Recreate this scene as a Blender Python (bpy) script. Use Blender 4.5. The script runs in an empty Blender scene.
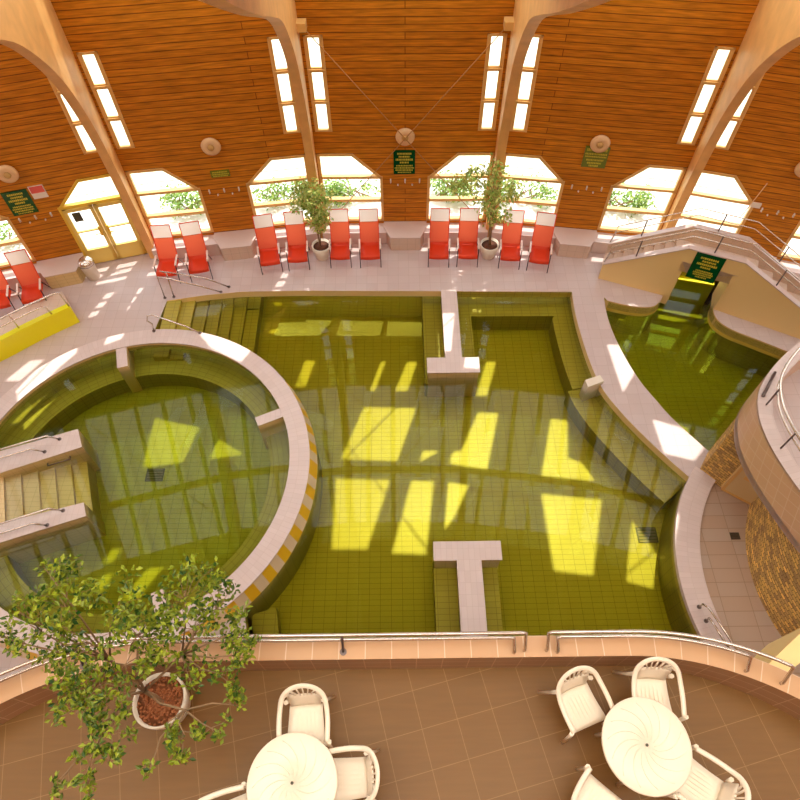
import bpy, bmesh, math, random
from math import sin, cos, tan, radians, pi, atan2, hypot, sqrt
from mathutils import Vector, Matrix
random.seed(7)
C = bpy.context.scene.collection
S = bpy.context.scene
R = radians
# ---------------------------------------------------------------- camera
CAM_H = 13.5; PITCH = R(56.579); ROLL = R(-0.749); FPX = 645.04
F_ = Vector((0, cos(PITCH), -sin(PITCH))); U0 = Vector((0, sin(PITCH), cos(PITCH))); X0 = Vector((1, 0, 0))
X_ = X0 * cos(ROLL) + U0 * sin(ROLL); U_ = -X0 * sin(ROLL) + U0 * cos(ROLL)
cd = bpy.data.cameras.new('camera'); cam = bpy.data.objects.new('camera', cd); C.objects.link(cam)
cd.sensor_width = 36; cd.lens = FPX / 800 * 36; cd.clip_end = 500
m = Matrix.Identity(4)
for i in range(3):
    m[i][0] = X_[i]; m[i][1] = U_[i]; m[i][2] = -F_[i]
m[2][3] = CAM_H
cam.matrix_world = m
S.camera = cam
# ---------------------------------------------------------------- sky, sun, added fill lamps
SUN_E = R(66); SUN_A = R(19)
w = bpy.data.worlds.new('sky'); S.world = w; w.use_nodes = True
bgn = w.node_tree.nodes['Background']
bgn.inputs[0].default_value = (0.86, 0.93, 1.0, 1); bgn.inputs[1].default_value = 2.6
sl = bpy.data.lights.new('sun', 'SUN'); sl.energy = 5.6; sl.angle = R(0.6); sl.color = (1, 0.95, 0.86)
so = bpy.data.objects.new('sun', sl); C.objects.link(so)
sd = Vector((sin(SUN_A) * cos(SUN_E), cos(SUN_A) * cos(SUN_E), sin(SUN_E)))
so.rotation_euler = sd.to_track_quat('Z', 'Y').to_euler()
def area(name, loc, sx, sy, e, col=(1, 0.90, 0.74), rot=(0, 0, 0)):
    l = bpy.data.lights.new(name, 'AREA'); l.shape = 'RECTANGLE'; l.size = sx; l.size_y = sy; l.energy = e; l.color = col
    o = bpy.data.objects.new(name, l); C.objects.link(o); o.location = loc; o.rotation_euler = rot
    return o
area('ridge_fill', (0, 0.6, 16.2), 26, 5, 2500)  # added fill lamp, hung under the unseen ridge row
area('rear_fill', (0, -8, 13.4), 30, 5, 700, rot=(R(25), 0, 0))  # added fill lamp behind the camera, no roof opening there
S.view_settings.view_transform = 'Standard'; S.view_settings.look = 'None'
S.view_settings.exposure = 0.08; S.view_settings.gamma = 1; S.view_settings.use_curve_mapping = False
S.cycles.max_bounces = 10; S.cycles.diffuse_bounces = 5; S.cycles.transparent_max_bounces = 16
S.cycles.caustics_reflective = False; S.cycles.caustics_refractive = False
S.cycles.sample_clamp_indirect = 6.0

def at(u, v, z):
    """ground position seen at a spot of the survey photograph, on the level z"""
    d = X_ * ((u - 400) / FPX) - U_ * ((v - 400) / FPX) + F_
    t = (z - CAM_H) / d.z
    return Vector((d.x * t, d.y * t, z))
def a2(u, v, z): p = at(u, v, z); return (p.x, p.y)
# ---------------------------------------------------------------- materials
M = {}
def mat(name, col, rough=0.5, metal=0.0, spec=0.5, var=0.0, scale=8.0):
    m = bpy.data.materials.new(name); m.use_nodes = True; nt = m.node_tree; b = nt.nodes['Principled BSDF']
    b.inputs['Base Color'].default_value = (*col, 1); b.inputs['Roughness'].default_value = rough
    b.inputs['Metallic'].default_value = metal; b.inputs['Specular IOR Level'].default_value = spec
    if var:
        n = nt.nodes.new('ShaderNodeTexNoise'); n.inputs['Scale'].default_value = scale; n.inputs['Detail'].default_value = 4
        tc = nt.nodes.new('ShaderNodeTexCoord'); nt.links.new(tc.outputs['Object'], n.inputs['Vector'])
        mx = nt.nodes.new('ShaderNodeMix'); mx.data_type = 'RGBA'
        mx.inputs[6].default_value = (*[c * (1 - var) for c in col], 1); mx.inputs[7].default_value = (*[min(1, c * (1 + var)) for c in col], 1)
        nt.links.new(n.outputs['Fac'], mx.inputs[0]); nt.links.new(mx.outputs[2], b.inputs['Base Color'])
    M[name] = m; return m
def tile(name, col, grout, w, h, mortar=0.006, rough=0.35, col2=None, off=0.0, spec=0.4, bump=0.0, rot=0.0, grain=0.0):
    m = bpy.data.materials.new(name); m.use_nodes = True; nt = m.node_tree; b = nt.nodes['Principled BSDF']
    b.inputs['Roughness'].default_value = rough; b.inputs['Specular IOR Level'].default_value = spec
    uv = nt.nodes.new('ShaderNodeUVMap'); uv.uv_map = 'UVMap'
    mp = nt.nodes.new('ShaderNodeMapping'); mp.inputs['Rotation'].default_value = (0, 0, rot); nt.links.new(uv.outputs[0], mp.inputs[0])
    br = nt.nodes.new('ShaderNodeTexBrick'); nt.links.new(mp.outputs[0], br.inputs['Vector'])
    br.offset = off; br.squash = 1; br.inputs['Scale'].default_value = 1
    br.inputs['Color1'].default_value = (*col, 1); br.inputs['Color2'].default_value = (*(col2 or col), 1); br.inputs['Mortar'].default_value = (*grout, 1)
    br.inputs['Mortar Size'].default_value = mortar; br.inputs['Mortar Smooth'].default_value = 0.2
    br.inputs['Brick Width'].default_value = w; br.inputs['Row Height'].default_value = h
    out = br.outputs['Color']
    if grain:
        n = nt.nodes.new('ShaderNodeTexNoise'); n.inputs['Scale'].default_value = 3; n.inputs['Detail'].default_value = 6
        mg = nt.nodes.new('ShaderNodeMapping'); mg.inputs['Scale'].default_value = (0.6, 7, 1); nt.links.new(uv.outputs[0], mg.inputs[0]); nt.links.new(mg.outputs[0], n.inputs['Vector'])
        mr = nt.nodes.new('ShaderNodeMapRange'); mr.inputs[1].default_value = 0.3; mr.inputs[2].default_value = 0.7
        mr.inputs[3].default_value = 1 - grain; mr.inputs[4].default_value = 1 + grain; nt.links.new(n.outputs['Fac'], mr.inputs[0])
        mx = nt.nodes.new('ShaderNodeVectorMath'); mx.operation = 'SCALE'; nt.links.new(out, mx.inputs[0]); nt.links.new(mr.outputs[0], mx.inputs[3]); out = mx.outputs[0]
    nt.links.new(out, b.inputs['Base Color'])
    if bump:
        bp = nt.nodes.new('ShaderNodeBump'); bp.inputs['Strength'].default_value = bump; bp.inputs['Distance'].default_value = 0.01
        nt.links.new(br.outputs['Fac'], bp.inputs['Height']); bp.invert = True; nt.links.new(bp.outputs[0], b.inputs['Normal'])
    M[name] = m; return m
def glassy(name, tint, ior):
    m = bpy.data.materials.new(name); m.use_nodes = True; nt = m.node_tree; nt.nodes.clear()
    o = nt.nodes.new('ShaderNodeOutputMaterial'); mx = nt.nodes.new('ShaderNodeMixShader'); t = nt.nodes.new('ShaderNodeBsdfTransparent'); g = nt.nodes.new('ShaderNodeBsdfGlossy')
    f = nt.nodes.new('ShaderNodeFresnel'); f.inputs[0].default_value = ior; t.inputs[0].default_value = (*tint, 1); g.inputs['Roughness'].default_value = 0.0
    nt.links.new(f.outputs[0], mx.inputs[0]); nt.links.new(t.outputs[0], mx.inputs[1]); nt.links.new(g.outputs[0], mx.inputs[2]); nt.links.new(mx.outputs[0], o.inputs[0])
    M[name] = m; return m
tile('wood', (0.60, 0.225, 0.014), (0.19, 0.05, 0.004), 90.0, 0.165, 0.009, 0.5, (0.50, 0.175, 0.010), 0.37, 0.2, 0.6, grain=0.3)
tile('wood_roof', (0.42, 0.16, 0.03), (0.16, 0.05, 0.01), 3.1, 0.17, 0.01, 0.5, (0.36, 0.12, 0.02), 0.4, 0.2)
tile('deck', (0.56, 0.45, 0.43), (0.49, 0.38, 0.35), 0.3, 0.3, 0.005, 0.3, (0.60, 0.49, 0.47))
tile('walk', (0.46, 0.32, 0.23), (0.30, 0.20, 0.13), 0.6, 0.3, 0.006, 0.35, (0.46, 0.35, 0.28))
tile('coping', (0.70, 0.58, 0.55), (0.60, 0.48, 0.44), 0.12, 0.25, 0.004, 0.3, (0.66, 0.54, 0.51))
tile('cream', (0.70, 0.52, 0.25), (0.5, 0.35, 0.14), 0.24, 0.12, 0.004, 0.3)
tile('pinkwall', (0.68, 0.52, 0.42), (0.52, 0.38, 0.28), 0.24, 0.24, 0.004, 0.3)
tile('pool', (0.42, 0.34, 0.04), (0.22, 0.17, 0.018), 0.25, 0.125, 0.0055, 0.4, (0.395, 0.32, 0.037))
tile('pool_round', (0.38, 0.33, 0.06), (0.20, 0.17, 0.03), 0.25, 0.125, 0.005, 0.4, (0.36, 0.31, 0.056))
tile('balcony_floor', (0.215, 0.108, 0.034), (0.31, 0.18, 0.07), 0.42, 0.42, 0.004, 0.35, (0.20, 0.10, 0.031), rot=R(-14), grain=0.05, spec=0.2)
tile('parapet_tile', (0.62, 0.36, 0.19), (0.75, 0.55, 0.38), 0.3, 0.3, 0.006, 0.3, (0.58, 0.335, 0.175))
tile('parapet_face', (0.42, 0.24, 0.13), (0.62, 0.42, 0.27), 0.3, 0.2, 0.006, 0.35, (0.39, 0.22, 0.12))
tile('tower_tile', (0.74, 0.48, 0.30), (0.78, 0.58, 0.42), 0.25, 0.25, 0.008, 0.3, (0.70, 0.45, 0.28), rot=R(20))
tile('stone', (0.90, 0.60, 0.17), (0.22, 0.13, 0.05), 0.13, 0.075, 0.006, 0.8, (0.42, 0.26, 0.12), 0.5, 0.2, 0.8, grain=0.3)
tile('opal', (0.72, 0.70, 0.66), (0.1, 0.09, 0.07), 1.0, 30, 0.10, 0.5)
def mk_opal():
    m = M['opal']; nt = m.node_tree; b = nt.nodes['Principled BSDF']; o = nt.nodes['Material Output']
    t = nt.nodes.new('ShaderNodeBsdfTranslucent'); mx = nt.nodes.new('ShaderNodeMixShader'); mx.inputs[0].default_value = 0.8
    src = b.inputs['Base Color'].links[0].from_socket; nt.links.new(src, t.inputs[0]); nt.links.new(b.outputs[0], mx.inputs[1]); nt.links.new(t.outputs[0], mx.inputs[2]); nt.links.new(mx.outputs[0], o.inputs[0])
mk_opal()
def mk_checker():
    m = bpy.data.materials.new('yellow_squares'); m.use_nodes = True; nt = m.node_tree; b = nt.nodes['Principled BSDF']; b.inputs['Roughness'].default_value = 0.3
    uv = nt.nodes.new('ShaderNodeUVMap'); uv.uv_map = 'UVMap'; sp = nt.nodes.new('ShaderNodeSeparateXYZ'); nt.links.new(uv.outputs[0], sp.inputs[0])
    def mth(op, a, b_=None):
        n = nt.nodes.new('ShaderNodeMath'); n.operation = op
        for i, x in enumerate((a, b_)):
            if x is None: continue
            if hasattr(x, 'links') or hasattr(x, 'node'): nt.links.new(x, n.inputs[i])
            else: n.inputs[i].default_value = x
        return n.outputs[0]
    a = mth('LESS_THAN', mth('FRACT', mth('DIVIDE', sp.outputs[0], 0.5)), 0.5)
    mx = nt.nodes.new('ShaderNodeMix'); mx.data_type = 'RGBA'; nt.links.new(a, mx.inputs[0])
    mx.inputs[6].default_value = (0.78, 0.62, 0.40, 1); mx.inputs[7].default_value = (0.85, 0.52, 0.02, 1); nt.links.new(mx.outputs[2], b.inputs['Base Color'])
    M['yellow_squares'] = m
mk_checker()
glassy('glass', (0.96, 0.97, 0.96), 1.45)
def watermat(name, sig):
    glassy(name, (1, 1, 1), 1.36); nt = M[name].node_tree; v = nt.nodes.new('ShaderNodeVolumeAbsorption'); k = max(sig) * 1.02
    v.inputs[0].default_value = (*[1 - q / k for q in sig], 1); v.inputs[1].default_value = k
    nt.links.new(v.outputs[0], [n for n in nt.nodes if n.type == 'OUTPUT_MATERIAL'][0].inputs['Volume'])
watermat('water_main', (0.14, 0.13, 1.0))
watermat('water_round', (0.27, 0.19, 1.2))
watermat('water_small', (0.30, 0.19, 1.4))
mat('beam_wood', (0.84, 0.45, 0.15), 0.5, var=0.25, scale=3)
mat('frame_wood', (0.80, 0.50, 0.17), 0.4)
mat('frame_yellow', (0.85, 0.56, 0.05), 0.35)
mat('cream_paint', (0.76, 0.58, 0.30), 0.5)
mat('cream_plain', (0.88, 0.66, 0.29), 0.45)
mat('door_yellow', (0.82, 0.60, 0.14), 0.4)
mat('pink_plain', (0.66, 0.53, 0.49), 0.4)
mat('yellow_paint', (0.86, 0.82, 0.0), 0.35)
mat('lip_yellow', (0.82, 0.62, 0.10), 0.35)
mat('steel', (0.75, 0.68, 0.62), 0.22, 0.9)
mat('dark_steel', (0.16, 0.12, 0.11), 0.3, 0.7)
mat('black_metal', (0.04, 0.025, 0.03), 0.35, 0.3)
mat('plastic', (0.88, 0.78, 0.63), 0.35)
mat('red_mesh', (0.85, 0.07, 0.015), 0.55)
mat('head_mesh', (0.92, 0.82, 0.78), 0.6)
mat('arm_plastic', (0.78, 0.62, 0.55), 0.4)
mat('pot_white', (0.80, 0.72, 0.60), 0.3)
mat('soil', (0.12, 0.035, 0.012), 0.9, var=0.5, scale=30)
mat('clay_pebbles', (0.36, 0.12, 0.04), 0.8, var=0.4, scale=60)
mat('bark', (0.30, 0.19, 0.10), 0.8, var=0.3, scale=20)
mat('lamp_pink', (0.85, 0.58, 0.32), 0.5)
mat('lamp_core', (0.62, 0.40, 0.14), 0.5)
mat('sign_green', (0.0, 0.075, 0.018), 0.25)
mat('sign_lettering', (0.62, 0.55, 0.04), 0.4)
mat('sign_olive', (0.16, 0.20, 0.01), 0.3)
mat('sign_red', (0.8, 0.12, 0.10), 0.4)
mat('sign_white', (0.85, 0.78, 0.7), 0.4)
mat('drain_dark', (0.06, 0.05, 0.03), 0.5)
mat('grass', (0.62, 0.66, 0.50), 0.9, var=0.4, scale=3)  # pale lawn colour stands in for overexposure outdoors
mat('paving', (0.75, 0.72, 0.66), 0.8)
mat('cable', (0.50, 0.24, 0.06), 0.4)
def cloth(name, col, f):
    m = M[name]; nt = m.node_tree; t = nt.nodes.new('ShaderNodeBsdfTranslucent'); t.inputs[0].default_value = (*col, 1)
    ms = nt.nodes.new('ShaderNodeMixShader'); ms.inputs[0].default_value = f; nt.links.new(nt.nodes['Principled BSDF'].outputs[0], ms.inputs[1]); nt.links.new(t.outputs[0], ms.inputs[2]); nt.links.new(ms.outputs[0], nt.nodes['Material Output'].inputs[0])
mat('red_back', (0.90, 0.13, 0.06), 0.55); cloth('red_back', (1, 0.22, 0.10), 0.38)
cloth('head_mesh', (1, 0.9, 0.85), 0.45); cloth('red_mesh', (0.95, 0.16, 0.06), 0.35)
def leafmat(name, c1, c2):
    m = mat(name, c1, 0.4, var=0.1); nt = m.node_tree; b = nt.nodes['Principled BSDF']
    for l in list(b.inputs['Base Color'].links): nt.links.remove(l)
    g = nt.nodes.new('ShaderNodeNewGeometry'); mx = nt.nodes.new('ShaderNodeMix'); mx.data_type = 'RGBA'
    mx.inputs[6].default_value = (*c1, 1); mx.inputs[7].default_value = (*c2, 1); nt.links.new(g.outputs['Random Per Island'], mx.inputs[0]); nt.links.new(mx.outputs[2], b.inputs['Base Color'])
    t = nt.nodes.new('ShaderNodeBsdfTranslucent'); nt.links.new(mx.outputs[2], t.inputs[0]); ms = nt.nodes.new('ShaderNodeMixShader'); ms.inputs[0].default_value = 0.3
    nt.links.new(b.outputs[0], ms.inputs[1]); nt.links.new(t.outputs[0], ms.inputs[2]); nt.links.new(ms.outputs[0], nt.nodes['Material Output'].inputs[0])
leafmat('leaf', (0.012, 0.075, 0.004), (0.42, 0.50, 0.03))  # bright end of the leaf colours stands in for sun highlights
leafmat('leaf_light', (0.20, 0.36, 0.04), (0.72, 0.72, 0.24))
leafmat('leaf_out', (0.10, 0.26, 0.03), (0.4, 0.55, 0.12))
# ---------------------------------------------------------------- mesh builder
class MB:
    def __init__(s): s.bm = bmesh.new(); s.uv = s.bm.loops.layers.uv.new('UVMap')
    def face(s, pts, uvs=None):
        vs = [s.bm.verts.new(p) for p in pts]
        try: f = s.bm.faces.new(vs)
        except ValueError: return
        if uvs is None:
            f.normal_update(); n = f.normal
            if abs(n.z) > 0.6: uvs = [(p[0], p[1]) for p in pts]
            else:
                t = Vector((-n.y, n.x, 0)).normalized(); uvs = [(Vector(p).dot(t), p[2]) for p in pts]
        for l, q in zip(f.loops, uvs): l[s.uv].uv = q
        return f
    def box(s, x0, x1, y0, y1, z0, z1, T=None):
        c = [(x0, y0, z0), (x1, y0, z0), (x1, y1, z0), (x0, y1, z0), (x0, y0, z1), (x1, y0, z1), (x1, y1, z1), (x0, y1, z1)]
        if T: c = [T @ Vector(p) for p in c]
        for f in ((3, 2, 1, 0), (4, 5, 6, 7), (0, 1, 5, 4), (1, 2, 6, 5), (2, 3, 7, 6), (3, 0, 4, 7)): s.face([c[i] for i in f])
        return s
    def prism(s, poly, z0, z1, top=True, bottom=True, sides=True, closed=True, flip=False):
        """poly: list of (x,y) or (x,y,ztop)"""
        n = len(poly); L = 0
        if sides:
            for i in range(n if closed else n - 1):
                a = poly[i]; b = poly[(i + 1) % n]; d = hypot(b[0] - a[0], b[1] - a[1])
                za = a[2] if len(a) > 2 else z1; zb = b[2] if len(b) > 2 else z1
                q = [(a[0], a[1], z0), (b[0], b[1], z0), (b[0], b[1], zb), (a[0], a[1], za)]; uv = [(L, z0), (L + d, z0), (L + d, zb), (L, za)]
                if flip: q.reverse(); uv.reverse()
                s.face(q, uv); L += d
        if top: s.face([(p[0], p[1], p[2] if len(p) > 2 else z1) for p in poly], [(p[0], p[1]) for p in poly])
        if bottom: s.face([(p[0], p[1], z0) for p in reversed(poly)], [(p[0], p[1]) for p in reversed(poly)])
        return s
    def ribbon(s, A, B, za, zb, vscale=1):
        """strip between two polylines, uv along length"""
        L = 0
        for i in range(len(A) - 1):
            d = hypot(A[i + 1][0] - A[i][0], A[i + 1][1] - A[i][1]); wd = Vector((A[i][0] - B[i][0], A[i][1] - B[i][1], za - zb)).length
            s.face([(*A[i][:2], za), (*A[i + 1][:2], za), (*B[i + 1][:2], zb), (*B[i][:2], zb)], [(L, 0), (L + d, 0), (L + d, wd), (L, wd)]); L += d
        return s
    def tube(s, pts, r, n=8, caps=True, r2=None, squash=None):
        pts = [Vector(p) for p in pts]; k = len(pts); rings = []
        t = (pts[1] - pts[0]).normalized(); up = Vector((0, 0, 1)) if abs(t.z) < 0.9 else Vector((1, 0, 0))
        N = t.cross(up).normalized()
        for i, p in enumerate(pts):
            if i == 0: t = pts[1] - pts[0]
            elif i == k - 1: t = pts[-1] - pts[-2]
            else: t = (pts[i + 1] - pts[i]).normalized() + (pts[i] - pts[i - 1]).normalized()
            t.normalize(); N = (N - t * N.dot(t)).normalized(); B = t.cross(N)
            rr = r if r2 is None else r + (r2 - r) * i / (k - 1)
            if isinstance(r, (list, tuple)): rr = r[i]
            rings.append([s.bm.verts.new(p + N * cos(2 * pi * j / n) * rr + B * sin(2 * pi * j / n) * rr * (squash or 1)) for j in range(n)])
        for a, b in zip(rings, rings[1:]):
            for j in range(n):
                f = s.bm.faces.new((a[j], a[(j + 1) % n], b[(j + 1) % n], b[j])); f.smooth = True
        if caps: s.bm.faces.new(list(reversed(rings[0]))); s.bm.faces.new(rings[-1])
        return s
    def lathe(s, prof, c=(0, 0, 0), n=24, axis=None, cap=True):
        """prof: (r,z); axis: matrix"""
        T = axis or Matrix.Identity(4); rings = []
        for r, z in prof: rings.append([s.bm.verts.new(T @ Vector((c[0] + r * cos(2 * pi * j / n), c[1] + r * sin(2 * pi * j / n), c[2] + z))) for j in range(n)])
        for a, b in zip(rings, rings[1:]):
            for j in range(n):
                f = s.bm.faces.new((a[j], a[(j + 1) % n], b[(j + 1) % n], b[j])); f.smooth = True
        if cap:
            s.bm.faces.new(list(reversed(rings[0]))); s.bm.faces.new(rings[-1])
        return s
    def grid(s, P, thick=0.0, closed=False):
        """P[i][j] points; double-sided shell with thickness"""
        def lay(Q, flip):
            V = [[s.bm.verts.new(p) for p in row] for row in Q]
            for i in range(len(V) - 1):
                for j in range(len(V[0]) - 1):
                    q = (V[i][j], V[i + 1][j], V[i + 1][j + 1], V[i][j + 1]); f = s.bm.faces.new(tuple(reversed(q)) if flip else q); f.smooth = True
            return V
        P = [[Vector(p) for p in row] for row in P]
        a = lay(P, False)
        if thick:
            N = []
            for i in range(len(P)):
                row = []
                for j in range(len(P[0])):
                    i0, i1 = max(0, i - 1), min(len(P) - 1, i + 1); j0, j1 = max(0, j - 1), min(len(P[0]) - 1, j + 1)
                    row.append(P[i][j] - (P[i1][j] - P[i0][j]).cross(P[i][j1] - P[i][j0]).normalized() * thick)
                N.append(row)
            b = lay(N, True)
            ni, nj = len(P) - 1, len(P[0]) - 1
            ed = [(a[0][j], a[0][j + 1], b[0][j + 1], b[0][j]) for j in range(nj)] + [(a[ni][j + 1], a[ni][j], b[ni][j], b[ni][j + 1]) for j in range(nj)]
            ed += [(a[i + 1][0], a[i][0], b[i][0], b[i + 1][0]) for i in range(ni)] + [(a[i][nj], a[i + 1][nj], b[i + 1][nj], b[i][nj]) for i in range(ni)]
            for q in ed: s.bm.faces.new(q)
        return s
    def sheet(s, loops, fn, uvfn=None, flip=False):
        """flat sheet with holes: loops of 2D points, triangulated, mapped by fn"""
        b = bmesh.new()
        for lp in loops:
            vs = [b.verts.new((p[0], p[1], 0)) for p in lp]
            for i in range(len(vs)): b.edges.new((vs[i], vs[(i + 1) % len(vs)]))
        bmesh.ops.triangle_fill(b, use_beauty=True, use_dissolve=False, edges=b.edges[:])
        for f in b.faces:
            ps = [(v.co.x, v.co.y) for v in f.verts]
            if (f.normal.z < 0) != flip: ps.reverse()
            s.face([fn(*q) for q in ps], [uvfn(*q) if uvfn else q for q in ps])
        b.free(); return s
    def ball(s, c, r, n=10):
        s.lathe([(max(1e-4, r * sin(pi * i / 6)), -r * cos(pi * i / 6)) for i in range(7)], c, n); return s
    def build(s, name, m, parent=None, smooth=False):
        me = bpy.data.meshes.new(name); s.bm.normal_update(); s.bm.to_mesh(me); s.bm.free()
        for x in (m if isinstance(m, (list, tuple)) else [m]): me.materials.append(M[x])
        o = bpy.data.objects.new(name, me); C.objects.link(o)
        if parent: o.parent = parent
        return o
def tag(o, label, cat, group=None, kind=None):
    o['label'] = label; o['category'] = cat
    if group: o['group'] = group
    if kind: o['kind'] = kind
    return o
def empty(name, loc=(0, 0, 0), rz=0.0):
    o = bpy.data.objects.new(name, None); C.objects.link(o); o.location = loc; o.rotation_euler = (0, 0, rz); o.empty_display_size = 0.1; return o
def struct(o): o['kind'] = 'structure'; return o
def dup(o, parent=None):
    c = o.copy(); C.objects.link(c)
    if parent: c.parent = parent
    for ch in list(o.children): dup(ch, c)
    return c
def arc(cx, cy, r, a0, a1, n=48): return [(cx + r * cos(R(a0 + (a1 - a0) * i / n)), cy + r * sin(R(a0 + (a1 - a0) * i / n))) for i in range(n + 1)]
def smooth_line(pts, n=6):
    out = []; P = [Vector(p) for p in pts]
    for i in range(len(P) - 1):
        p0 = P[max(0, i - 1)]; p1 = P[i]; p2 = P[i + 1]; p3 = P[min(len(P) - 1, i + 2)]
        for j in range(n):
            t = j / n; out.append(0.5 * ((2 * p1) + (-p0 + p2) * t + (2 * p0 - 5 * p1 + 4 * p2 - p3) * t * t + (-p0 + 3 * p1 - 3 * p2 + p3) * t ** 3))
    out.append(P[-1]); return [tuple(p) for p in out]
# ---------------------------------------------------------------- hall geometry
HC = (-0.1371, -20.4998); AP = 35.4216; STEP = 8.0648; A0 = 0.5796; HT = tan(R(STEP / 2))
WALL_TOP = 7.5; SL = 0.6
def fmat(k):
    a = R(A0 + k * STEP); return Matrix.Translation((HC[0] + sin(a) * AP, HC[1] + cos(a) * AP, 0)) @ Matrix.Rotation(-a, 4, 'Z')
def fp(k, u, d, z): return fmat(k) @ Vector((u, -d, z))
def fang(k): return -R(A0 + k * STEP)
KS = range(-5, 6)
# deck, with the pools cut out
RC = (-6.2, 6.87); RO = 4.08; RI = 3.68; RZ = 0.4; RB = 4.24
SC = (10.0, 4.15); SO = 4.18; SI = 3.66
walk_in = smooth_line([a2(572, 292, 0), a2(575, 312, 0), a2(581, 335, 0), a2(590, 362, 0), a2(602, 388, 0), a2(620, 411, 0), a2(640, 432, 0), a2(665, 456, 0), a2(690, 478, 0)], 4)
walk_out = smooth_line([a2(604, 297, 0), a2(607, 315, 0), a2(614, 335, 0), a2(625, 357, 0), a2(640, 381, 0), a2(655, 399, 0), a2(672, 418, 0), a2(706, 449, 0)], 4)
toparc = [a2(167, 301, 0), a2(205, 295.5, 0), a2(242, 292, 0), a2(300, 291, 0), a2(440, 291.5, 0)]
circ_part = arc(RC[0], RC[1], RO - 0.04, 97, 315, 60)
semi = arc(SC[0], SC[1], SO - 0.1, 143, 229, 24)
H1 = circ_part + [(-2.6, 1.0)] + list(reversed(semi)) + list(reversed(walk_in)) + list(reversed(toparc))
H1main = arc(RC[0], RC[1], RO - 0.12, 97, -45, 40) + [(-2.6, 1.0)] + list(reversed(semi)) + list(reversed(walk_in)) + list(reversed(toparc))
bankL = smooth_line([a2(604, 301, 0), a2(630, 307, 0), a2(650, 308, 0), a2(660, 302, 0), a2(664, 291, 0), a2(668, 279, 0), a2(673, 268, 0)], 4)
bankR = smooth_line([a2(733, 275, 0), a2(722, 291, 0), a2(714, 303, 0), a2(713, 313, 0), a2(718, 322, 0), a2(732, 331, 0), a2(760, 342, 0), a2(800, 358, 0)], 4)
H2 = list(reversed(walk_out)) + bankL[1:] + bankR + [(9.6, 8.6), (8.4, 7.0), (7.6, 7.1)]
outer = [fp(k, -AP * HT, 0, 0)[:2] for k in KS] + [fp(5, AP * HT, 0, 0)[:2]] + [(22, -18), (-22, -18)]
b = MB(); b.sheet([outer, H1, H2], lambda x, y: (x, y, 0)); struct(b.build('floor', 'deck'))
# pool basins
PZ = -1.1
b = MB(); b.prism(H1main, PZ, 0, top=False, bottom=False); b.sheet([H1main], lambda x, y: (x, y, PZ)); struct(b.build('pool_basin', 'pool'))
b = MB()
b.ribbon([(x, y) for x, y in walk_in], [(x - 0.001, y) for x, y in walk_in], 0.0, -0.24)
b.ribbon(toparc + [(4.88, 12.5)], [(x, y - 0.004) for x, y in toparc] + [(4.88, 12.496)], 0.012, -0.2)
struct(b.build('trim_1', 'cream_plain'))
b = MB()
def inset(line, dd):
    out = []
    for i, p in enumerate(line):
        q0 = line[max(0, i - 1)]; q1 = line[min(len(line) - 1, i + 1)]; t = Vector((q1[0] - q0[0], q1[1] - q0[1])).normalized(); out.append((p[0] - t.y * dd, p[1] + t.x * dd))
    return out
# bench along the right-hand curve and round the bay
bench_in = inset(walk_in, -0.62)
i0 = 14
poly = walk_in[i0:] + list(reversed(bench_in[i0:]))
b = MB(); b.prism(poly, PZ, -0.55, bottom=False)
bay_i = inset(walk_in[:i0 + 1], -0.5)
b.prism([(1.6, 12.56), (4.9, 12.5)] + [tuple(p) for p in walk_in[1:i0 + 1]] + list(reversed([p for p in bay_i if p[1] < 12.0])) + [(4.42, 12.02), (2.05, 12.05), (2.05, 10.0), (1.6, 10.0)], PZ, -0.5, bottom=False)
b.prism([(0.68, 9.75), (1.25, 9.75), (1.25, 12.56), (0.68, 12.56)], PZ, -0.5, bottom=False)
b.prism([(0.7, 2.0), (1.25, 2.0), (1.25, 5.0), (0.7, 5.0)], PZ, -0.5, bottom=False)
b.prism([(1.6, 2.0), (2.1, 2.0), (2.1, 5.0), (1.6, 5.0)], PZ, -0.5, bottom=False)
p0 = (-3.28, 3.85); b.prism([p0, (-2.62, 1.0), (-2.2, 1.0), (-2.75, 4.0)], PZ, -0.7, bottom=False)
struct(b.build('pool_bench', 'pool'))
# stairs into the main pool
b = MB()
sx = [a2(u, 312, -0.2)[0] for u in (167, 181, 194, 206, 218, 229, 241, 254)]
for i in range(7):
    z = -0.03 - 0.115 * i
    b.prism([(sx[i], 10.4), (sx[i + 1], 10.4), (sx[i + 1], 12.62), (sx[i], 12.6)], PZ, z, bottom=False)
struct(b.build('pool_steps', 'pool'))
# ---- T shaped island walls
def tee(name, sxa, sxb, y0, y1, hx0, hx1, hy0, hy1, z):
    o = MB().prism([(sxa, y0), (sxb, y0), (sxb, y1), (sxa, y1)] if False else [(sxa, min(y0, y1)), (sxb, min(y0, y1)), (sxb, max(y0, y1)), (sxa, max(y0, y1))], PZ, z - 0.02, bottom=False)
    o.prism([(hx0, hy0), (hx1, hy0), (hx1, hy1), (hx0, hy1)], PZ, z - 0.02, bottom=False)
    o = struct(o.build(name, 'cream'))
    c = MB(); c.prism([(sxa - .03, min(y0, y1)), (sxb + .03, min(y0, y1)), (sxb + .03, max(y0, y1)), (sxa - .03, max(y0, y1))], z - 0.02, z)
    c.prism([(hx0 - .03, hy0 - .03), (hx1 + .03, hy0 - .03), (hx1 + .03, hy1 + .02), (hx0 - .03, hy1 + .02)], z - 0.02, z + 0.001)
    c.build('coping', 'coping', o)
tee('pool_divider', 1.22, 1.60, 12.56, 10.15, 0.74, 2.04, 9.72, 10.16, 0.06)
tee('pool_divider', 1.20, 1.67, 1.0, 4.78, 0.71, 2.12, 4.76, 5.14, 0.06)
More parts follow.
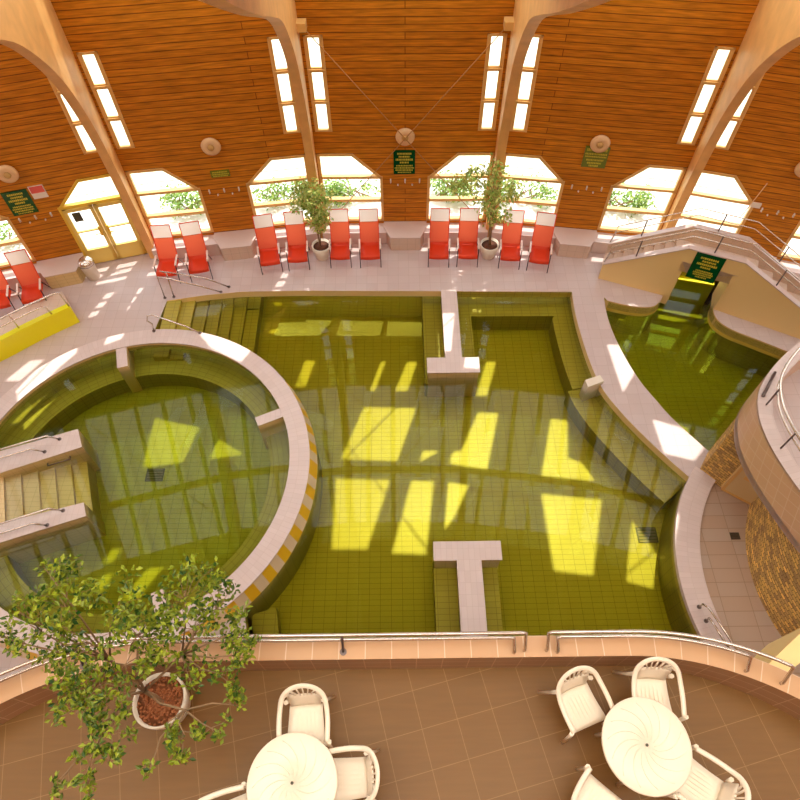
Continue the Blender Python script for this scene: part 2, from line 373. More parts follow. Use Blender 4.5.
# small spout block on the walk edge
p = [a2(585, 380, .12), a2(600, 375, .12), a2(604, 381, .12), a2(588, 387, .12)]
o = MB().prism(list(reversed(p)), PZ, 0.12).build('pool_spout', 'pot_white'); tag(o, 'small cream block jutting into the pool from the curved walkway edge', 'pool spout')
# ---- round raised pool
full_o = arc(*RC, RO, 0, 360, 96); full_i = arc(*RC, RI, 0, 360, 96)
b = MB(); full_b = arc(*RC, RB, 0, 360, 96); b.ribbon(list(reversed(full_b)), list(reversed(full_b)), -0.04, PZ); b.ribbon(full_i, full_i, RZ - 0.12, -0.75)
b.prism(full_i[:-1], -0.76, -0.75, bottom=False, sides=False); struct(b.build('round_pool_basin', 'pool_round'))
b = MB(); b.ribbon(full_o, full_b, RZ - 0.02, -0.04); struct(b.build('trim_2', 'yellow_squares'))
b = MB(); b.ribbon(full_i, full_i, RZ - 0.01, RZ - 0.14); struct(b.build('trim_3', 'cream_plain'))
b = MB(); b.ribbon(list(reversed(arc(*RC, RO + .03, 0, 360, 96))), list(reversed(arc(*RC, RI - .03, 0, 360, 96))), RZ, RZ)
b.ribbon(arc(*RC, RO + .03, 0, 360, 96), arc(*RC, RO + .03, 0, 360, 96), RZ, RZ - 0.03)
b.ribbon(arc(*RC, RI - .03, 0, 360, 96), arc(*RC, RI - .03, 0, 360, 96), RZ - 0.03, RZ); struct(b.build('round_pool_rim', 'coping'))
b = MB(); bo = arc(*RC, RI, -152, 176, 80); bi = arc(*RC, RI - 0.58, -152, 176, 80)
b.ribbon(bo, bi, -0.22, -0.22); b.ribbon(bi, bi, -0.22, -0.75); struct(b.build('round_pool_bench', 'pool_round'))
def post_block(q, ztop, name, label):
    b = MB(); b.prism(q, -0.75, ztop, bottom=False); o = b.build(name, 'cream_plain'); tag(o, label, 'pool divider', 'dividers of the round pool seat')
    c = MB(); c.prism(q, ztop, ztop + 0.015); c.build('cap', 'coping', o)
def radial_block(ang, r0, r1, wd):
    a = R(ang); n = Vector((cos(a), sin(a))); t = Vector((-n.y, n.x)) * wd / 2; c = Vector(RC)
    return [tuple(c + n * r0 - t), tuple(c + n * r1 - t), tuple(c + n * r1 + t), tuple(c + n * r0 + t)]
def ang_of(u, v): p = a2(u, v, .4); return math.degrees(atan2(p[1] - RC[1], p[0] - RC[0]))
post_block(radial_block(ang_of(121, 352), 3.02, RI, 0.26), RZ - 0.04, 'seat_divider', 'small tiled divider block on the far side of the round pool seat')
post_block(radial_block(ang_of(281, 412), 3.02, RI, 0.26), RZ - 0.04, 'seat_divider', 'small tiled divider block on the right side of the round pool seat')
post_block(radial_block(ang_of(157, 592), 3.05, RI, 0.26), RZ - 0.04, 'seat_divider', 'small tiled divider block of the round pool half behind the ficus leaves')
# entry stair between two walls, from the left
def wallblock(q, name, label):
    o = MB().prism(q, -0.75, RZ - 0.02, bottom=False).build(name, 'cream'); tag(o, label, 'stair wall', 'walls flanking the round pool steps')
    MB().prism(q, RZ - 0.02, RZ + 0.004).build('coping', 'coping', o); return o
UWq = [(-10.05, 6.44), (-7.43, 7.45), (-7.65, 7.94), (-9.95, 7.14)]
LWq = [(-9.75, 4.72), (-6.89, 5.72), (-7.02, 6.04), (-9.95, 5.23)]
wallblock(UWq, 'stair_wall', 'tiled wall on the far side of the round pool steps'); wallblock(LWq, 'stair_wall', 'tiled wall on the near side of the round pool steps')
dx = Vector((1.66, 0.6)).normalized(); perp = Vector((-dx.y, dx.x))
b = MB(); base = Vector((-10.1, 5.85))
for i in range(8):
    s0 = 0.2 + i * 0.34; z = 0.38 - 0.085 * i
    q = [base + dx * s0 - perp * 0.8, base + dx * (s0 + 0.34) - perp * 0.8, base + dx * (s0 + 0.34) + perp * 0.95, base + dx * s0 + perp * 0.95]
    b.prism([tuple(p) for p in q], -0.75, z, bottom=False)
o = b.build('pool_steps', 'cream'); struct(o)
# small pool on the right with channel under the bridge
SZ = -1.15
b = MB(); b.prism(H2, SZ, 0, top=False, bottom=False, flip=False); b.sheet([H2], lambda x, y: (x, y, SZ)); struct(b.build('channel_basin', 'pool'))
b = MB(); b.ribbon(bankL, bankL, 0.05, -0.28); b.ribbon(bankR, bankR, 0.05, -0.28); b.ribbon(list(reversed(walk_out)), list(reversed(walk_out)), 0.005, -0.12); struct(b.build('trim_4', 'cream_plain'))
b = MB(); b.ribbon(inset(bankL, -0.02), inset(bankL, -0.02), -0.2, -0.32); b.ribbon(inset(bankR, -0.02), inset(bankR, -0.02), -0.2, -0.32); struct(b.build('trim_5', 'lip_yellow'))
# far channel sill
b = MB(); q0 = at(664, 292, -0.3); q1 = at(705, 301, -0.3)
b.prism([(7.35, 13.35), (9.1, 12.9), (9.15, 13.1), (7.4, 13.6)], SZ, -0.25, bottom=False); struct(b.build('channel_sill', 'yellow_paint'))
# unseen slab added under the basins against sky light from below
b = MB(); b.box(-16, 16, -4, 15, -1.5, -1.3); struct(b.build('leak_slab', 'paving'))
# water
def shrink(lp, e):
    n = len(lp); ar = sum(lp[i][0] * lp[(i + 1) % n][1] - lp[(i + 1) % n][0] * lp[i][1] for i in range(n)); sg = 1 if ar > 0 else -1; out = []
    for i in range(n):
        a, c, d = Vector(lp[i - 1]), Vector(lp[i]), Vector(lp[(i + 1) % n]); t = ((c - a).normalized() + (d - c).normalized())
        t = t.normalized() if t.length > 1e-6 else (d - c).normalized(); out.append((c.x - t.y * e * sg, c.y + t.x * e * sg))
    return out
def water(name, loop, z, zb, m, label):
    loop = [q for i, q in enumerate(loop) if (Vector(q) - Vector(loop[i - 1])).length > 1e-4]; loop = shrink(loop, .012)
    b = MB(); b.sheet([loop], lambda x, y: (x, y, z)); b.sheet([loop], lambda x, y: (x, y, zb), flip=True)
    area2 = sum(loop[i][0] * loop[(i + 1) % len(loop)][1] - loop[(i + 1) % len(loop)][0] * loop[i][1] for i in range(len(loop)))
    b.prism(loop if area2 > 0 else list(reversed(loop)), zb, z, top=False, bottom=False)
    bmesh.ops.remove_doubles(b.bm, verts=b.bm.verts[:], dist=1e-5); bmesh.ops.recalc_face_normals(b.bm, faces=b.bm.faces[:])
    o = b.build(name, m); tag(o, label, 'water', kind='stuff')
water('pool_water', [tuple(p[:2]) for p in H1main], -0.2, PZ + .012, 'water_main', 'still yellow green water of the large pool')
water('pool_water', arc(*RC, RI - .004, 0, 360, 96)[:-1], 0.2, -0.74, 'water_round', 'still olive water of the round raised pool')
water('pool_water', [tuple(p[:2]) for p in H2], -0.3, SZ + .01, 'water_small', 'dark green water of the small pool by the arched bridge')
# semicircle kerb and walkway
b = MB(); ko = arc(*SC, SO, 139, 234, 50); ki = arc(*SC, SI, 139, 234, 50)
b.ribbon(list(reversed(ko)), list(reversed(ki)), 0.1, 0.1); b.ribbon(ko, ko, 0.1, -0.02); b.ribbon(ki, ki, -0.0, 0.1); struct(b.build('trim_6', 'coping'))
b = MB(); b.prism(arc(*SC, SI, 139, 234, 50) + [(10, 4.15)], 0.0, 0.004, bottom=False, sides=False); struct(b.build('floor_walkway', 'walk'))
b = MB(); b.ribbon(arc(*SC, SO - .02, 139, 234, 50), arc(*SC, SO - .02, 139, 234, 50), 0.0, PZ); struct(b.build('trim_7', 'pool'))
# ---------------------------------------------------------------- facet walls
def winpoly(s, z0):
    q = [(0.62, z0), (2.36, z0), (2.36, 2.80), (1.40, 2.80), (0.62, 2.04)]
    return q if s > 0 else [(-x, z) for x, z in reversed(q)]
def strippoly(s):
    q = [(1.87, 3.47), (2.31, 3.47), (2.31, 5.89), (1.87, 5.89)]
    return q if s > 0 else [(-x, z) for x, z in reversed(q)]
DETAIL = range(-3, 4)
side = {-5: 'far_left_end', -4: 'far_left_rear', -3: 'far_left', -2: 'left', -1: 'back_left', 0: 'back', 1: 'back_right', 2: 'right', 3: 'far_right', 4: 'far_right_rear', 5: 'far_right_end'}
hw = AP * HT
for k in KS:
    T = fmat(k); holes = []
    if k in DETAIL:
        for s in (-1, 1): holes += [winpoly(s, 0.02 if (k, s) == (-2, 1) else 0.52), strippoly(s)]
    b = MB(); loops = [[(-hw, 0), (hw, 0), (hw, WALL_TOP), (-hw, WALL_TOP)]] + holes
    b.sheet(loops, lambda x, z: T @ Vector((x, 0, z)), lambda x, z: (x + k * 1.37, z), flip=True)
    if k in DETAIL:
        b.sheet(loops, lambda x, z: T @ Vector((x, 0.07, z)), lambda x, z: (x, z))
        for h in holes:
            for i in range(len(h)):
                (x0, z0), (x1, z1) = h[i], h[(i + 1) % len(h)]
                b.face([T @ Vector((x0, 0, z0)), T @ Vector((x0, .07, z0)), T @ Vector((x1, .07, z1)), T @ Vector((x1, 0, z1))])
    struct(b.build('wall_' + side[k], 'wood'))
# windows
wn = [0]
def bars(b, pts, wd, y0, y1, closed=True):
    n = len(pts)
    for i in range(n if closed else n - 1):
        p = Vector(pts[i]); q = Vector(pts[(i + 1) % n]); t = (q - p).normalized(); nn = Vector((-t.y, t.x)) * wd
        e = t * (wd * 0.0)
        a = [p - e, q + e, q + nn + e, p + nn - e]
        c = [Vector((v.x, y0, v.y)) for v in a] + [Vector((v.x, y1, v.y)) for v in a]
        for f in ((0, 1, 2, 3), (7, 6, 5, 4), (4, 5, 1, 0), (5, 6, 2, 1), (6, 7, 3, 2), (7, 4, 0, 3)): b.face([c[i] for i in f])
for k in DETAIL:
    for s in (-1, 1):
        root = empty('x', fmat(k).translation, fang(k)); wn[0] += 1
        door = (k, s) == (-2, 1)
        root.name = 'door_1' if door else 'window_%d' % wn[0]; struct(root)
        z0 = 0.02 if door else 0.52; poly = winpoly(s, z0); fm = 'frame_yellow' if door else 'frame_wood'
        b = MB(); bars(b, poly, 0.075, -0.02, 0.10)
        xs = sorted((0.62 * s, 2.36 * s))
        b.box(xs[0], xs[1], -0.02, 0.1, 2.0, 2.08)
        if not door: b.box(xs[0], xs[1], -0.02, 0.1, 1.22, 1.31)
        b.build('door_frame' if door else 'window_frame', fm, root)
        q = MB(); q.face([Vector((x, 0.06, z)) for x, z in poly]); q.build('pane', 'glass', root)
        if door:
            for lx0, lx1 in ((0.70, 1.48), (1.50, 2.28)):
                L = MB(); z1 = 1.99
                for a, c_, d_, e in ((lx0, lx1, 0.04, 0.55), (lx0, lx0 + .09, .04, z1), (lx1 - .09, lx1, .04, z1), (lx0, lx1, z1 - .1, z1)): L.box(a, c_, -.05, .03, d_, e)
                L.box(lx0, lx1, -.04, .02, 1.17, 1.21)
                leaf = L.build('door_leaf', 'door_yellow', root)
                hx = lx1 - .1 if lx0 < 1 else lx0 + .1
                Hn = MB(); Hn.box(hx - .03, hx + .03, -.09, -.05, 1.0, 1.3); Hn.tube([(hx, -.12, 1.1), (hx + (-.14 if lx0 < 1 else .14), -.12, 1.1)], .014); Hn.build('door_handle', 'frame_yellow', leaf)
            n = MB().box(.86, 1.08, 0.035, .04, 1.5, 1.8).build('notice', 'drain_dark', root)
        # strip window of three sashes
        root = empty('window_%d' % (wn[0] + 20), fmat(k).translation, fang(k)); struct(root)
        xs = sorted((1.87 * s, 2.31 * s)); b = MB(); bars(b, strippoly(s), 0.05, -0.03, .05)
        hgt = (5.89 - 3.47) / 3
        for i in range(3):
            za = 3.47 + i * hgt; rr = [(xs[0] + .05, za + .02), (xs[1] - .05, za + .02), (xs[1] - .05, za + hgt - .02), (xs[0] + .05, za + hgt - .02)]
            bars(b, rr, 0.04, -.01, .04)
            if i: b.box(xs[0], xs[1], -.04, .05, za - .025, za + .025)
        b.build('window_frame', 'frame_wood', root)
        q = MB(); q.face([Vector((x, 0.05, z)) for x, z in strippoly(s)]); q.build('pane', 'glass', root)
# window ledges
for k in DETAIL:
    T = fmat(k)
    for s in (-1, 1):
        if (k, s) == (-2, 1): continue
        b = MB(); x0, x1 = sorted((0.55 * s, 2.42 * s)); b.box(x0, x1, -0.42, -0.005, 0, 0.42, T); b.build('trim_%d' % (30 + wn[0]), 'pink_plain')['kind'] = 'structure'; wn[0] += 1
# glulam frames
prof = [(0.28, 0), (0.36, 1.0), (0.46, 2.1), (0.6, 3.4), (0.82, 4.5), (1.15, 5.4), (1.6, 6.2), (2.3, 7.0), (3.2, 7.75), (4.4, 8.4), (5.8, 9.1), (7.4, 9.95), (9.5, 11.1), (12, 12.35), (15.5, 14.3)]
prof = smooth_line([(p[0], p[1], 0) for p in prof], 3)
for k in (-2.5, -1.5, -0.5, 0.5, 1.5, 2.5):
    a = R(A0 + k * STEP); rr = AP / cos(R(STEP / 2)); T = Matrix.Translation((HC[0] + sin(a) * rr, HC[1] + cos(a) * rr, 0)) @ Matrix.Rotation(-a, 4, 'Z')
    b = MB(); hwid = 0.11; L = 0
    for i in range(len(prof) - 1):
        (d0, z0, _), (d1, z1, _) = prof[i], prof[i + 1]
        def back(d, z): return (0.0, z) if z < 7.3 and d < 1e9 and z < 7.3 else (max(0.0, (z - 7.5) / 0.6 - 0.05), max(z, 0))
        def bk(d, z):
            # outer edge: wall up to the eave, then roof line
            if d < 3.2: return (0.0, min(z * 1.0, 7.45) if d < 2.2 else min(7.45, z))
            return ((d - 3.2) * 1.0, min(7.45 + 0.6 * (d - 3.2), z + 1.5))
        (e0, y0), (e1, y1) = bk(d0, z0), bk(d1, z1)
        P = {}
        for s in (-1, 1):
            P[s] = [T @ Vector((s * hwid, -d0, z0)), T @ Vector((s * hwid, -d1, z1)), T @ Vector((s * hwid, -e1, y1)), T @ Vector((s * hwid, -e0, y0))]
        b.face(P[1]); b.face(list(reversed(P[-1])))
        b.face([P[-1][0], P[-1][1], P[1][1], P[1][0]]); b.face([P[1][3], P[1][2], P[-1][2], P[-1][3]])
    struct(b.build('beam', 'beam_wood'))
# roof
holes = {0: [[(0.53, 0.29), (0.66, 0.29), (0.44, 1.08), (0.31, 1.08)], [(1.27, 0.3), (1.55, 0.3), (1.33, 1.09), (1.0, 1.08)], [(-1.62, 0.25), (-1.34, 0.26), (-1.49, 0.99), (-1.75, 0.94)],
             [(0.2, 1.5), (1.6, 1.53), (1.2, 2.81), (-0.24, 2.76)], [(-0.3, 3.21), (1.06, 3.24), (0.66, 4.67), (-0.17, 4.67)], [(1.6, 3.26), (2.28, 3.28), (2.05, 4.78), (1.25, 4.75)], [(2.05, .06), (2.38, .06), (2.36, 1.1), (2.12, 1.1)], [(1.85, 2.58), (2.3, 2.58), (2.3, 2.84), (1.78, 2.83)]],
         1: [[(-2.3, 1.25), (-1.75, 1.2), (-1.72, 1.48), (-2.3, 1.5)], [(-1.47, .19), (-1.2, .16), (-1.33, 1.1), (-1.62, 1.14)], [(-1.51, 1.56), (-.98, 1.51), (-1.09, 2.89), (-2.1, 2.84), (-1.98, 2.55), (-1.8, 2.53)], [(.42, 1.5), (.86, 1.5), (.9, 2.39), (1.26, 2.47), (1.6, 2.84), (.27, 2.87)],
             [(.3, 3.27), (1.76, 3.24), (1.58, 4.79), (.7, 4.79)], [(1.53, .45), (2.0, .4), (2.24, 1.09), (1.93, 1.62)], [(-2.12, 3.26), (-1.5, 3.28), (-1.75, 4.0), (-2.1, 4.5)]],
         2: [[(-2.05, 2.17), (-1.39, 2.2), (-.78, 2.47), (-1.1, 3.0), (-1.7, 2.9)], [(-1.44, 1.02), (-.82, 1.13), (-.82, 1.26), (-1.33, 1.14)], [(-2.0, 3.57), (-1.32, 4.15), (-1.4, 4.8), (-2.0, 4.8)]],
         -1: [[(-.53, 1.72), (.67, 2.1), (.34, 3.02), (-.6, 2.91)], [(1.23, 2.45), (1.87, 2.85), (1.73, 3.1), (.96, 3.02)], [(-.94, 4.53), (-.71, 4.55), (-.9, 4.85), (-1.1, 4.85)], [(-1.35, .12), (-2.3, .3), (-2.35, .85), (-1.5, .62)], [(.38, .55), (1.47, .95), (1.95, 1.3), (1.7, 1.6), (.9, 1.15)],
              [(-.02, 5.0), (.33, 5.0), (-.15, 5.54), (-.48, 5.5)], [(-.98, 5.0), (-.78, 5.0), (-.96, 5.3), (-1.22, 5.25)]],
         -2: [[(.45, .77), (.83, .86), (1.35, .42), (.99, .36)], [(2.3, .35), (1.85, .5), (.95, 1.5), (1.1, 1.95), (1.9, 1.15), (2.3, .85)]]}
def rz(d): return WALL_TOP + SL * d if d <= 16 else WALL_TOP + SL * 16 - 0.62 * (d - 16)
def hwd(d): return (AP - d) * HT
for k in KS:
    T = fmat(k); f = lambda u, d: T @ Vector((u, -d, rz(d)))
    hs = [h for h in holes.get(k, [])]
    h1 = [h for h in hs if max(q[1] for q in h) < 4.95]; h2 = [h for h in hs if h not in h1]
    def rowmesh(name, d0, d1, m, hl, kind='ceiling'):
        b = MB(); b.sheet([[(-hwd(d0), d0), (hwd(d0), d0), (hwd(d1), d1), (-hwd(d1), d1)]] + hl, f, lambda u, d: (u + 0.5, d)); struct(b.build(name, m))
    rowmesh('skylight_opal', 0, 4.9, 'opal', h1)
    rowmesh('ceiling', 4.9, 10.2, 'wood_roof', h2)
    rowmesh('skylight_opal', 10.2, 16, 'opal', [])  # unseen opal ridge row, added to let more light in
    rowmesh('ceiling', 16, 30, 'wood_roof', [])
    b = MB(); b.face([T @ Vector((-hwd(30), -30, 0)), T @ Vector((hwd(30), -30, 0)), T @ Vector((hwd(30), -30, 9)), T @ Vector((-hwd(30), -30, 9))]); struct(b.build('wall_rear', 'wood_roof'))
    if hs and k in range(-2, 3):
        b = MB()
        for h in hs: b.face([T @ Vector((u, -d, rz(d) + 0.05)) for u, d in h])
        struct(b.build('skylight_pane', 'glass'))
    if k in range(-3, 4):
        b = MB()
        for d in (3.04, 4.95): b.box(-hwd(d), hwd(d), -d - .09, -d + .09, rz(d) - .3, rz(d) - .03, T)
        struct(b.build('beam_purlin', 'beam_wood'))
        if k % 2 == 0:
            for s in (-1, 1):
                b = MB(); b.tube([T @ Vector((-s * hwd(0.1), -.1, rz(.1) - .3)), T @ Vector((s * hwd(4.9), -4.9, rz(4.9) - .3))], 0.02, 6); struct(b.build('beam_brace', 'dark_steel'))
for s in (-1, 1):
    b = MB(); q = [fp(5 * s, s * hwd(d), d, 0) for d in (0, 16, 30)]; zz = [7.5, rz(16), rz(30)]
    for i in range(2): b.face([q[i], q[i + 1], q[i + 1] + Vector((0, 0, zz[i + 1])), q[i] + Vector((0, 0, zz[i]))])
    struct(b.build('wall_end_left' if s < 0 else 'wall_end_right', 'wood_roof'))
# outside ground
b = MB(); ring_i = [tuple(fp(k, -hw, -.2, -.12)) for k in KS] + [tuple(fp(5, hw, -.2, -.12))]; ring_o = [tuple(fp(k, -hw * 1.6, -20, -.12)) for k in KS] + [tuple(fp(5, hw * 1.6, -20, -.12))]
b.ribbon(ring_o, ring_i, -.12, -.12); struct(b.build('ground', 'paving'))
b = MB(); ring_g = [tuple(fp(k, -hw * 1.1, -3.4, -.1)) for k in KS] + [tuple(fp(5, hw * 1.1, -3.4, -.1))]
b.ribbon([(p[0], p[1]) for p in ring_o], ring_g, -.1, -.1); struct(b.build('ground_lawn', 'grass'))
# ---------------------------------------------------------------- foliage helper
def leaves(b, c, rad, n, size, flat=0.8):
    c = Vector(c)
    for _ in range(n):
        v = Vector((random.gauss(0, 1), random.gauss(0, 1), random.gauss(0, flat))); v = v.normalized() * (random.random() ** 0.45) * rad
        p = c + v; d = Vector((random.gauss(0, 1), random.gauss(0, 1), random.gauss(-0.3, .6))).normalized(); sd_ = d.cross(Vector((random.gauss(0, .5), random.gauss(0, .5), 1))).normalized()
        L = size * random.uniform(.7, 1.25); W = L * 0.26; up = sd_.cross(d) * L * .12
        vs = [b.bm.verts.new(q) for q in (p, p + d * L * .5 + sd_ * W + up, p + d * L, p + d * L * .5 - sd_ * W + up)]
        b.bm.faces.new(vs)
for k, s, n in ((-1, -1, 1), (-1, 1, 1), (0, -1, 1), (0, 1, 1), (1, -1, 1), (1, 1, 1), (-2, -1, 1)):
    nm = {(-1, -1): 'beyond the window right of the yellow door', (-1, 1): 'beyond the window left of the first potted tree', (0, -1): 'beyond the window right of the first potted tree', (0, 1): 'beyond the window left of the second potted tree', (1, -1): 'beyond the window right of the second potted tree', (1, 1): 'beyond the window above the left end of the bridge', (-2, -1): 'beyond the window at the left edge'}[(k, s)]
    b = MB(); cx = 1.5 * s
    for i in range(7): leaves(b, (random.uniform(-.95, .95), random.uniform(-.25, .25), random.uniform(.3, .55)), 0.38, 90, 0.13)
    root = empty('garden_shrub', fp(k, cx, -1.75, -.12), fang(k)); b.build('foliage', 'leaf_out', root)
    t = MB()
    for i in range(6): t.tube([(random.uniform(-.6, .6), 0, 0), (random.uniform(-.8, .8), random.uniform(-.2, .2), .5)], .02, 5)
    t.build('stem', 'bark', root); tag(root, 'sunlit green shrub in the garden ' + nm, 'shrub', 'shrubs outside the windows')
# ---------------------------------------------------------------- tiled benches
WH = {-2: 'between the red loungers and the yellow door', -1: 'between two lounger pairs left of the first potted tree', 0: 'at the middle of the back wall between lounger pairs', 1: 'right of the last lounger at the back wall', 2: 'behind the arched bridge'}
for k in range(-2, 3):
    root = empty('tiled_bench', fmat(k).translation, fang(k)); b = MB()
    b.prism([(-0.42, -0.70), (0.42, -0.70), (0.62, -0.22), (0.62, -0.01), (-0.62, -0.01), (-0.62, -0.22)], 0, 0.46); b.build('base', 'cream' if k == -2 else 'pinkwall', root)
    b = MB(); b.prism([(-0.43, -0.71), (0.43, -0.71), (0.63, -0.23), (0.63, -0.01), (-0.63, -0.01), (-0.63, -0.23)], 0.46, 0.49); b.build('top', 'pink_plain', root)
    tag(root, 'low tiled bench block ' + WH[k], 'bench', 'tiled benches along the wooden wall')
# ---------------------------------------------------------------- wall lamps, signs, hooks
def wall_lamp(k, label):
    root = empty('wall_lamp', fp(k, 0.0, 0.0, 3.37), fang(k)); AX = Matrix.Rotation(R(90), 4, 'X')
    b = MB(); b.lathe([(0.10, 0.0), (0.10, .08), (0.235, .09), (0.25, .12), (0.235, .16), (0.12, .19), (.09, .17)], n=28, axis=AX); b.build('lamp_shade', 'lamp_pink', root)
    b = MB(); b.lathe([(0.085, .15), (0.08, .2), (.04, .215), (.001, .22)], n=20, axis=AX); b.build('lamp_core', 'lamp_core', root)
    tag(root, label, 'wall lamp', 'round lamps on the wooden wall')
wall_lamp(-2, 'round cream wall lamp at the left edge above green sign'); wall_lamp(-1, 'round cream wall lamp above the small green sign'); wall_lamp(0, 'round cream wall lamp in the middle where thin cables cross')
wall_lamp(1, 'round cream wall lamp just above the faded green sign'); wall_lamp(2, 'round cream wall lamp at the right edge beyond the bridge')
def sign(k, u, z, wd, ht, board, rows, label, faded=False, pane=None):
    root = empty('green_sign', fp(k, u, 0.012, z), fang(k)); MB().box(-wd / 2, wd / 2, -.012, .012, -ht / 2, ht / 2).build('board', board, root)
    for (zz, half, h, m) in rows:
        b = MB(); x = -half
        while x < half - 0.005:
            ww = random.uniform(.018, .04) * (wd / 0.6) ** .5; b.box(x, min(half, x + ww), -.017, -.012, zz - h / 2, zz + h / 2); x += ww + .012
        b.build('lettering', m, root)
    tag(root, label, 'sign'); return root
rows = [(.27, .19, .055, 'sign_lettering'), (.18, .15, .05, 'sign_lettering'), (.09, .23, .06, 'sign_lettering'), (0.0, .12, .05, 'sign_lettering'), (-.10, .22, .04, 'sign_lettering'), (-.17, .26, .04, 'sign_lettering'), (-.24, .24, .04, 'sign_lettering'), (-.31, .18, .03, 'sign_lettering')]
sign(0, -0.02, 2.53, 0.58, 0.74, 'sign_green', rows, 'dark green notice with yellow lettering under the middle wall lamp')
sign(-2, -0.15, 2.44, 0.62, 0.72, 'sign_green', rows, 'dark green notice with yellow lettering beside a small red and white notice')
sign(-1, 0.02, 2.47, 0.5, 0.2, 'sign_olive', [(.055, .2, .04, 'sign_lettering'), (-.01, .22, .035, 'sign_lettering'), (-.065, .2, .03, 'sign_lettering')], 'small narrow green sign under the wall lamp right of the door')
sign(1, 0.0, 2.90, 0.62, 0.62, 'sign_olive', [(.22, .26, .08, 'sign_lettering'), (.10, .28, .05, 'sign_lettering'), (.02, .27, .04, 'sign_lettering'), (-.08, .22, .05, 'sign_lettering'), (-.17, .18, .05, 'sign_lettering'), (-.25, .12, .05, 'sign_lettering')], 'faded green notice with lettering partly behind the lamp right of centre')
root = empty('red_notice', fp(-2, 0.40, 0.014, 2.66), fang(-2)); MB().box(-.18, .18, -.01, .01, -.19, .19).build('board', 'sign_white', root); MB().box(-.165, .165, -.014, -.01, -.02, .175).build('red_panel', 'sign_red', root); tag(root, 'small red and white notice right of the left green sign', 'sign')
kname = {-2: 'left of the door', -1: 'under the small narrow green sign', 0: 'under the middle green sign', 1: 'under the faded green sign', 2: 'right of the bridge'}
for k in range(-2, 3):
    for i, (u, z, big) in enumerate(((-.40, 1.93, 1), (-.20, 1.80, 0), (0.0, 1.93, 1), (.20, 1.80, 0), (.40, 1.93, 1))):
        root = empty('coat_hook', fp(k, u, 0, z), fang(k))
        if big:
            MB().box(-.018, .018, -.012, 0, -.06, .06).build('plate', 'sign_white', root)
            MB().tube([(0, -.01, .03), (0, -.06, .03), (0, -.08, .07)], .012, 6).tube([(0, -.01, -.03), (0, -.05, -.04), (0, -.07, 0)], .012, 6).build('hook', 'sign_white', root)
        else: MB().lathe([(.022, 0), (.022, .02), (.012, .05)], n=10, axis=Matrix.Rotation(R(90), 4, 'X')).build('knob', 'sign_white', root)
        tag(root, '%s white coat %s %s, %s' % (('leftmost', 'second', 'middle', 'fourth', 'rightmost')[i], 'hook' if big else 'peg', kname[k], 'of the row of five'), 'coat hook', 'coat hooks ' + kname[k])
root = empty('thermostat', fp(2, -0.60, 0.0, 2.05), fang(2)); MB().box(-.12, .12, -.05, 0, -.07, .07).build('body', 'sign_white', root); MB().tube([(-.22, -.1, -.35), (-.05, -.12, .75)], .012, 6).build('rod', 'lamp_pink', root); tag(root, 'small white box with a thin rod on the wall behind the bridge', 'wall box')
# thin crossing cables before the middle wall
for s in (-1, 1):
    o = MB().tube([fp(0, -2.25 * s, .35, 6.25), fp(0, 2.3 * s, .30, 0.6)], .012, 6).build('bracing_cable', 'cable'); tag(o, 'thin diagonal cable falling to the %s across the middle wooden wall' % ('right' if s > 0 else 'left'), 'cable', 'crossed cables on the middle wall')
    o = MB().box(-.11, .11, -.45, -.2, 6.17, 6.35, fmat(0) @ Matrix.Translation((-2.27 * s, 0, 0))).build('cable_bracket', 'frame_wood'); tag(o, 'square wooden bracket holding the cable at the %s beam' % ('left' if s > 0 else 'right'), 'bracket')
# ---------------------------------------------------------------- red loungers
def make_lounger():
    root = empty('red_lounger')
    prof = smooth_line([(0, -.42, .30), (0, -.40, .40), (0, -.15, .39), (0, .06, .36), (0, .16, .42), (0, .26, .70), (0, .36, 1.0), (0, .46, 1.36)], 4)
    def sling(a, bq, name, wd):
        P = []
        for p in prof[a:bq]:
            P.append([(x, p[1], p[2] - 0.02 * (1 - (x / wd) ** 2)) for x in (-wd, -wd * .5, 0, wd * .5, wd)])
        return MB().grid(P, 0.012 if name == 'seat' else 0).build(name, 'red_mesh' if name == 'seat' else 'red_back', root)
    n = len(prof)
    sling(0, 17, 'seat', .26); sling(16, n - 4, 'backrest', .255)
    P = [[(x, p[1], p[2]) for x in (-.255, 0, .255)] for p in prof[n - 5:n]]; MB().grid(P, 0).build('headrest', 'head_mesh', root)
    for s in (-1, 1):
        MB().tube([(s * .265, p[1], p[2]) for p in prof], .013, 6).build('side_rail', 'black_metal' if 0 else 'red_mesh', root)
        MB().tube([(s * .295, -.46, 0), (s * .295, -.30, .56), (s * .295, -.22, .58)], .013, 6).build('leg', 'black_metal', root)
        MB().tube([(s * .295, .36, 0), (s * .295, .05, .50), (s * .295, -.05, .57)], .013, 6).build('leg', 'black_metal', root)
        MB().box(s * .295 - .025, s * .295 + .025, -.32, .10, .57, .60).build('armrest', 'arm_plastic', root)
    MB().tube([(-.265, .46, 1.36), (.265, .46, 1.36)], .013, 6).build('top_bar', 'red_mesh', root)
    return root
L0 = make_lounger()
LP = [(-2, -1.62, 'cut by the left edge of the photo'), (-2, -.78, 'left of the bench by the door, second from the left edge'), (-1, -1.93, 'just right of the yellow door'), (-1, -1.08, 'left of the bench that is left of the first potted tree'),
      (-1, .93, 'second to the left of the first potted tree'), (-1, 1.75, 'immediately left of the first potted tree'), (0, -1.87, 'immediately right of the first potted tree'), (0, -1.02, 'left of the middle bench, second from the first potted tree'),
      (0, .97, 'right of the middle bench, second from the second potted tree'), (0, 1.80, 'immediately left of the second potted tree'), (1, -1.83, 'immediately right of the second potted tree'), (1, -.98, 'rightmost of all, beside the bench near the bridge')]
